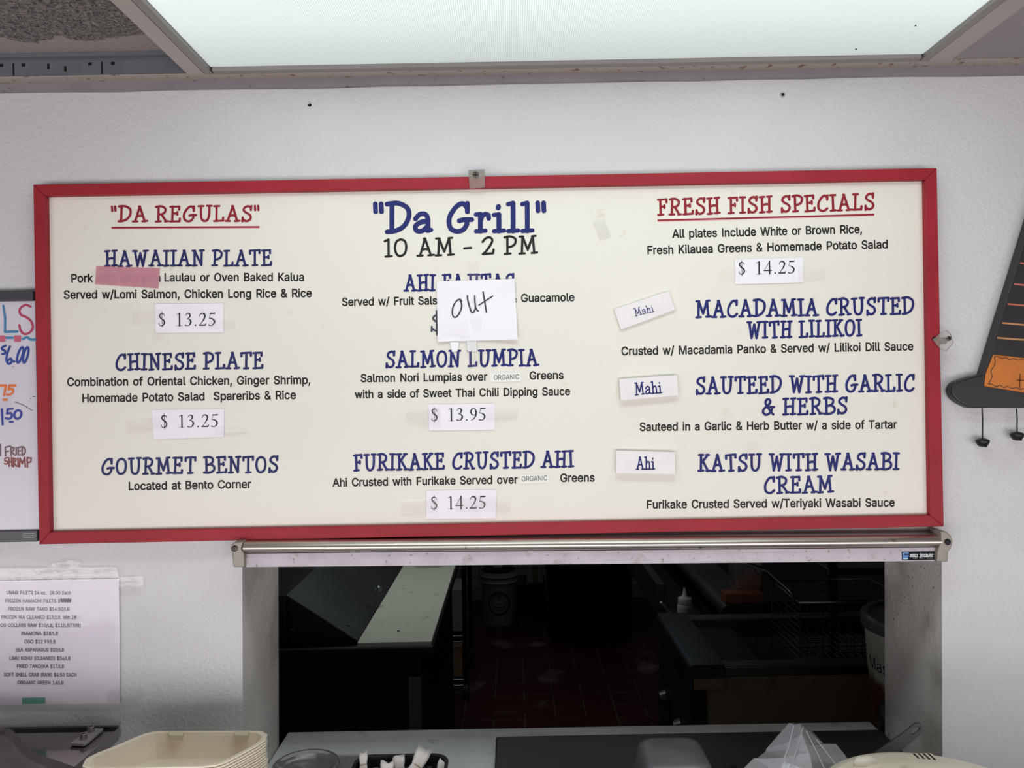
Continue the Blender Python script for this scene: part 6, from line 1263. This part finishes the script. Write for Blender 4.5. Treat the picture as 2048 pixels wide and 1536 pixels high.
pr = [(xf0-.002, .842)] + [(xf0+.014 - .016*math.cos(a), .894+.016*math.sin(a)) for a in [math.pi/2*k/5 for k in range(6)]] + [(xf1, .91), (xf1, .873), (xf0+.012, .873), (xf0+.012, .842)]
MB().prism_y([(xf0+.002, .845), (xf1-.002, .845), (xf1-.002, .905), (xf0+.006, .905)], yf0-.008, yf0+.03).build('ledge_end', M_tan, t)
MB().prism_y(pr, yf0-.010, 2.46).build('bullnose_ledge', mat('dull_steel', (82, 88, 98), .4, 1.0, var=.12, vscale=8), t, bevel=.001)
for (yy, zz_) in ((2.1, .70), (2.3, .70)):
    k_ = MB().lathe((xf0+.004, yy, zz_), [(.03, 0), (.03, -.012), (.022, -.03), (.012, -.032)], 20, axis='x').build('control_knob', M_blackp, t)
MB().box((xf0+.001, yf0+.03, .45), (xf0+.0035, 2.42, .52)).build('reflection_strip', mat('orange_reflection', (150, 74, 44), .6), t)  # orange reflection on the fryer front, put in as a coloured strip
for (x, y) in ((xf0+.06, yf0+.06), (1.56, yf0+.06), (xf0+.06, 2.39), (1.56, 2.39)): MB().lathe((x, y, 0), [(.025, 0), (.02, .02), (.02, .0995)], 14).build('leg', M_ksteel, t)
# wire fry baskets
M_wire = mat('basket_wire', (96, 94, 94), .4, .9)
def basket(x0, x1, y0, y1, z0, z1, label, hd):
    t = thing('fry_basket', ((x0+x1)/2, (y0+y1)/2, z0), label, 'fry basket', 'wire fry baskets over the fryer')
    mb = MB()
    for k in range(15):
        x = x0 + (x1-x0)*k/14; mb.tube([(x, y0, z1), (x, y0+.01, z0), (x, y1-.01, z0), (x, y1, z1)], .0011, 4)
    for k in range(9):
        z = z0 + (z1-z0)*k/9; mb.tube([(x0, y0, z), (x1, y0, z), (x1, y1, z), (x0, y1, z), (x0, y0, z)], .0011, 4)
    for k in range(8):
        y = y0 + (y1-y0)*k/7; mb.tube([(x0, y, z1), (x0, y, z0), (x1, y, z0), (x1, y, z1)], .0011, 4)
    mb.build('mesh', M_wire, t)
    MB().tube([(x0, y0, z1), (x1, y0, z1), (x1, y1, z1), (x0, y1, z1), (x0, y0, z1)], .0034, 8).build('rim', mat('rim_wire', (140, 138, 136), .35, 1.0), t, smooth=True)
    ya = (y0+y1)/2
    MB().tube([(x0, y0+.03, z1), (x0-.02, y0+.03, z1+.03), (x0-.05, ya, z1+.06), (x0-.13, ya+.01, z1+.085), (x0-.13, ya+.03, z1+.085), (x0-.05, ya+.04, z1+.06), (x0-.02, y1-.03, z1+.03), (x0, y1-.03, z1)], .0042, 8).build('handle', mat('rim_wire', (140, 138, 136), .35, 1.0), t, smooth=True)
pA = P(1600, 1206, 2.12); pB = P(1790, 1206, 2.12)
basket(pA[0], pB[0]+.04, 2.12, 2.36, .8765, pA[2], 'wire fry basket nearest the opening, hanging over the fryer well', 0)
# griddle further back
t = thing('flat_griddle', (1.1, 3.1, 0), 'steel griddle station behind the deep fryer', 'griddle')
gx = P(1440, 1210, 2.57)[0]
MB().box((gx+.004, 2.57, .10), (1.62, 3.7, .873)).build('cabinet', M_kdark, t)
MB().prism_y([(gx, .84)] + [(gx+.03-.03*math.cos(a), .872+.03*math.sin(a)) for a in [math.pi/2*k/5 for k in range(6)]] + [(gx+.14, .902), (gx+.14, .874), (gx, .874)], 2.56, 3.7).build('bullnose_ledge', M_ksteel, t)
MB().box((gx+.145, 2.6, .874), (1.62, 3.7, .90)).build('griddle_plate', mat('griddle_iron', (34, 32, 34), .4, .8), t)
MB().box((gx-.16, 2.50, .785), (gx-.004, 3.7, .80)).build('side_shelf', M_kdark, t, bevel=.003)
MB().box((gx-.16, 2.85, .8005), (gx-.13, 3.7, .90)).build('splash_guard', M_ksteel, t, bevel=.002)
for (x, y) in ((gx+.06, 2.63), (1.56, 2.63), (gx+.06, 3.64), (1.56, 3.64)): MB().lathe((x, y, 0), [(.025, 0), (.02, .02), (.02, .0995)], 14).build('leg', M_ksteel, t)
for y in (2.8, 3.1, 3.4): MB().lathe((gx+.004, y, .74), [(.028, 0), (.028, -.012), (.02, -.03)], 18, axis='x').build('control_knob', M_blackp, t)
# tall back shelf with steel trays
t = thing('holding_shelf', (1.3, 2.52, 0), 'steel shelf unit behind the fry basket', 'shelf')
for z in (1.02, 1.16): MB().box((1.0, 2.465, z), (1.70, 2.56, z+.02)).build('shelf_board', M_ksteel, t, bevel=.004)
for x in (1.02, 1.68): MB().box((x-.012, 2.47, .905), (x+.012, 2.49, 1.30)).build('upright', M_kdark, t)
# squeeze bottle
p = P(1370, 1231, 2.62)
t = thing('squeeze_bottle', (p[0], 2.62, .80), 'white plastic squeeze bottle standing on the griddle side shelf', 'bottle')
zt2 = P(1370, 1176, 2.62)[2]; hgt = zt2 - .8005
MB().lathe((p[0], 2.62, .8005), [(.024, 0), (.026, .004), (.026, hgt*.55), (.024, hgt*.62), (.020, hgt*.64)], 24).build('bottle_body', mat('milky_plastic', (200, 200, 196), .4), t, smooth=True)
MB().lathe((p[0], 2.62, .8005+hgt*.64), [(.023, 0), (.023, hgt*.13), (.011, hgt*.17), (.008, hgt*.2), (.003, hgt*.36)], 20).build('nozzle_cap', mat('milky_cap', (214, 214, 210), .4), t, smooth=True, bevel=.0005)
# tongs beside it
p2 = P(1322, 1216, 2.60); tag(MB().tube([(p2[0], 2.60, p2[2]+.02), (p[0]-.012, 2.66, .808)], .005, 8).build('metal_spatula', mat('pale_handle', (190, 188, 186), .4)), 'pale utensil handle sticking out beside the squeeze bottle', 'utensil')
# amber tub
p = P(1496, 1232, 2.66)
t = thing('sauce_tub', (p[0], 2.68, .90), 'clear square tub of orange sauce standing on the griddle ledge', 'tub')
MB().box((p[0]-.045, 2.64, .903), (p[0]+.045, 2.73, .972)).build('sauce', mat('orange_sauce', (168, 82, 30), .4), t, bevel=.006)
MB().prism_z(rrect(p[0]-.048, 2.637, p[0]+.048, 2.733, .012), .9025, 1.03).build('tub_body', M_clearp, t)
tag(MB().box((gx+.02, 2.575, .9025), (gx+.15, 2.632, .935)).build('sauce_tray', mat('rust_tray', (140, 82, 52), .6, var=.15, vscale=30), bevel=.003), 'low rust coloured tray in front of the orange sauce tub', 'tray')

# oil pail by the jamb, on a low steel stand
pc = P(1733, 1240, 1.80)
R0 = .15; pcx, pcy = pc[0] + R0 + .004, 1.80
zl = P(1733, 1238, 1.80)[2]
t = thing('equipment_stand', (pcx, pcy, 0), 'low steel stand under the stained pail beside the opening', 'stand')
MB().box((pcx-.16, pcy-.16, .66), (pcx+.16, pcy+.16, .68)).build('top', M_kdark, t, bevel=.002)
for sx_ in (-1, 1):
    for sy_ in (-1, 1): MB().box((pcx+sx_*.14-.012, pcy+sy_*.14-.012, 0), (pcx+sx_*.14+.012, pcy+sy_*.14+.012, .6595)).build('leg', M_kdark, t)
t = thing('oil_pail', (pcx, pcy, .6805), 'stained white pail with dark grey lid and black lettering beside the opening jamb', 'pail')
def pail_mat():
    m = mat('stained_pail', (206, 204, 190), .5, var=.04, vscale=10)
    nt = m.node_tree; N = nt.nodes; L = nt.links; b = N['Principled BSDF']; src = b.inputs['Base Color'].links[0].from_socket
    ge = N.new('ShaderNodeNewGeometry'); sp = N.new('ShaderNodeSeparateXYZ'); L.new(ge.outputs['Position'], sp.inputs[0])
    no = N.new('ShaderNodeTexNoise'); no.inputs['Scale'].default_value = 16; no.inputs['Detail'].default_value = 6; L.new(ge.outputs['Position'], no.inputs['Vector'])
    ad = N.new('ShaderNodeMath'); ad.operation = 'MULTIPLY_ADD'; ad.inputs[1].default_value = -.12; L.new(no.outputs['Fac'], ad.inputs[0]); L.new(sp.outputs['Z'], ad.inputs[2])
    mr = N.new('ShaderNodeMapRange'); mr.inputs['From Min'].default_value = zl-.170; mr.inputs['From Max'].default_value = zl-.205; L.new(ad.outputs[0], mr.inputs['Value'])
    mx = N.new('ShaderNodeMix'); mx.data_type = 'RGBA'; mx.inputs['B'].default_value = lin((104, 58, 32)); L.new(src, mx.inputs['A']); L.new(mr.outputs['Result'], mx.inputs['Factor'])
    L.new(mx.outputs['Result'], b.inputs['Base Color']); return m
hp = zl - .6805
MB().lathe((pcx, pcy, .6805), [(R0-.03, 0), (R0-.026, .004), (R0-.004, hp-.02), (R0-.004, hp-.004)], 48).build('pail_body', pail_mat(), t, smooth=True)
MB().lathe((pcx, pcy, zl-.026), [(R0-.002, 0), (R0+.004, .002), (R0+.004, .026), (R0-.002, .032), (R0-.014, .032), (R0-.02, .024), (R0-.05, .024), (R0-.053, .028), (.001, .028)], 56).build('lid', mat('grey_lid', (88, 94, 98), .3, dirt=(12, .55, .8, (50, 48, 46))), t, smooth=True, bevel=.0006)
def wrapc(u, v):   # writing round the pail
    a_ = u / R0; rr__ = R0 - .0020 - .026*(1-(v-.6805)/hp); return (pcx + rr__*math.sin(a_), pcy - rr__*math.cos(a_), v)
sc_ = .056; u0 = -.255
zbase = zl - .116
mb = MB(); mb.flat = True; 
for vs, fs, k in sans_mesh('Mast', SANS_BOOK): mb.add([wrapc(u0 + v[0]*sc_*1.02, zbase + v[1]*sc_) for v in vs], fs)
mb.build('brand_lettering', M_ink, t)
tag(MB().lathe((P(1768, 1440, 1.58)[0], 1.58, ZCT), [(.014, 0), (.014, .035), (.008, .045), (.008, .055)], 18).build('spray_cap', M_blackp, smooth=True, bevel=.001), 'small black capped jar on the counter by the opening jamb', 'jar')
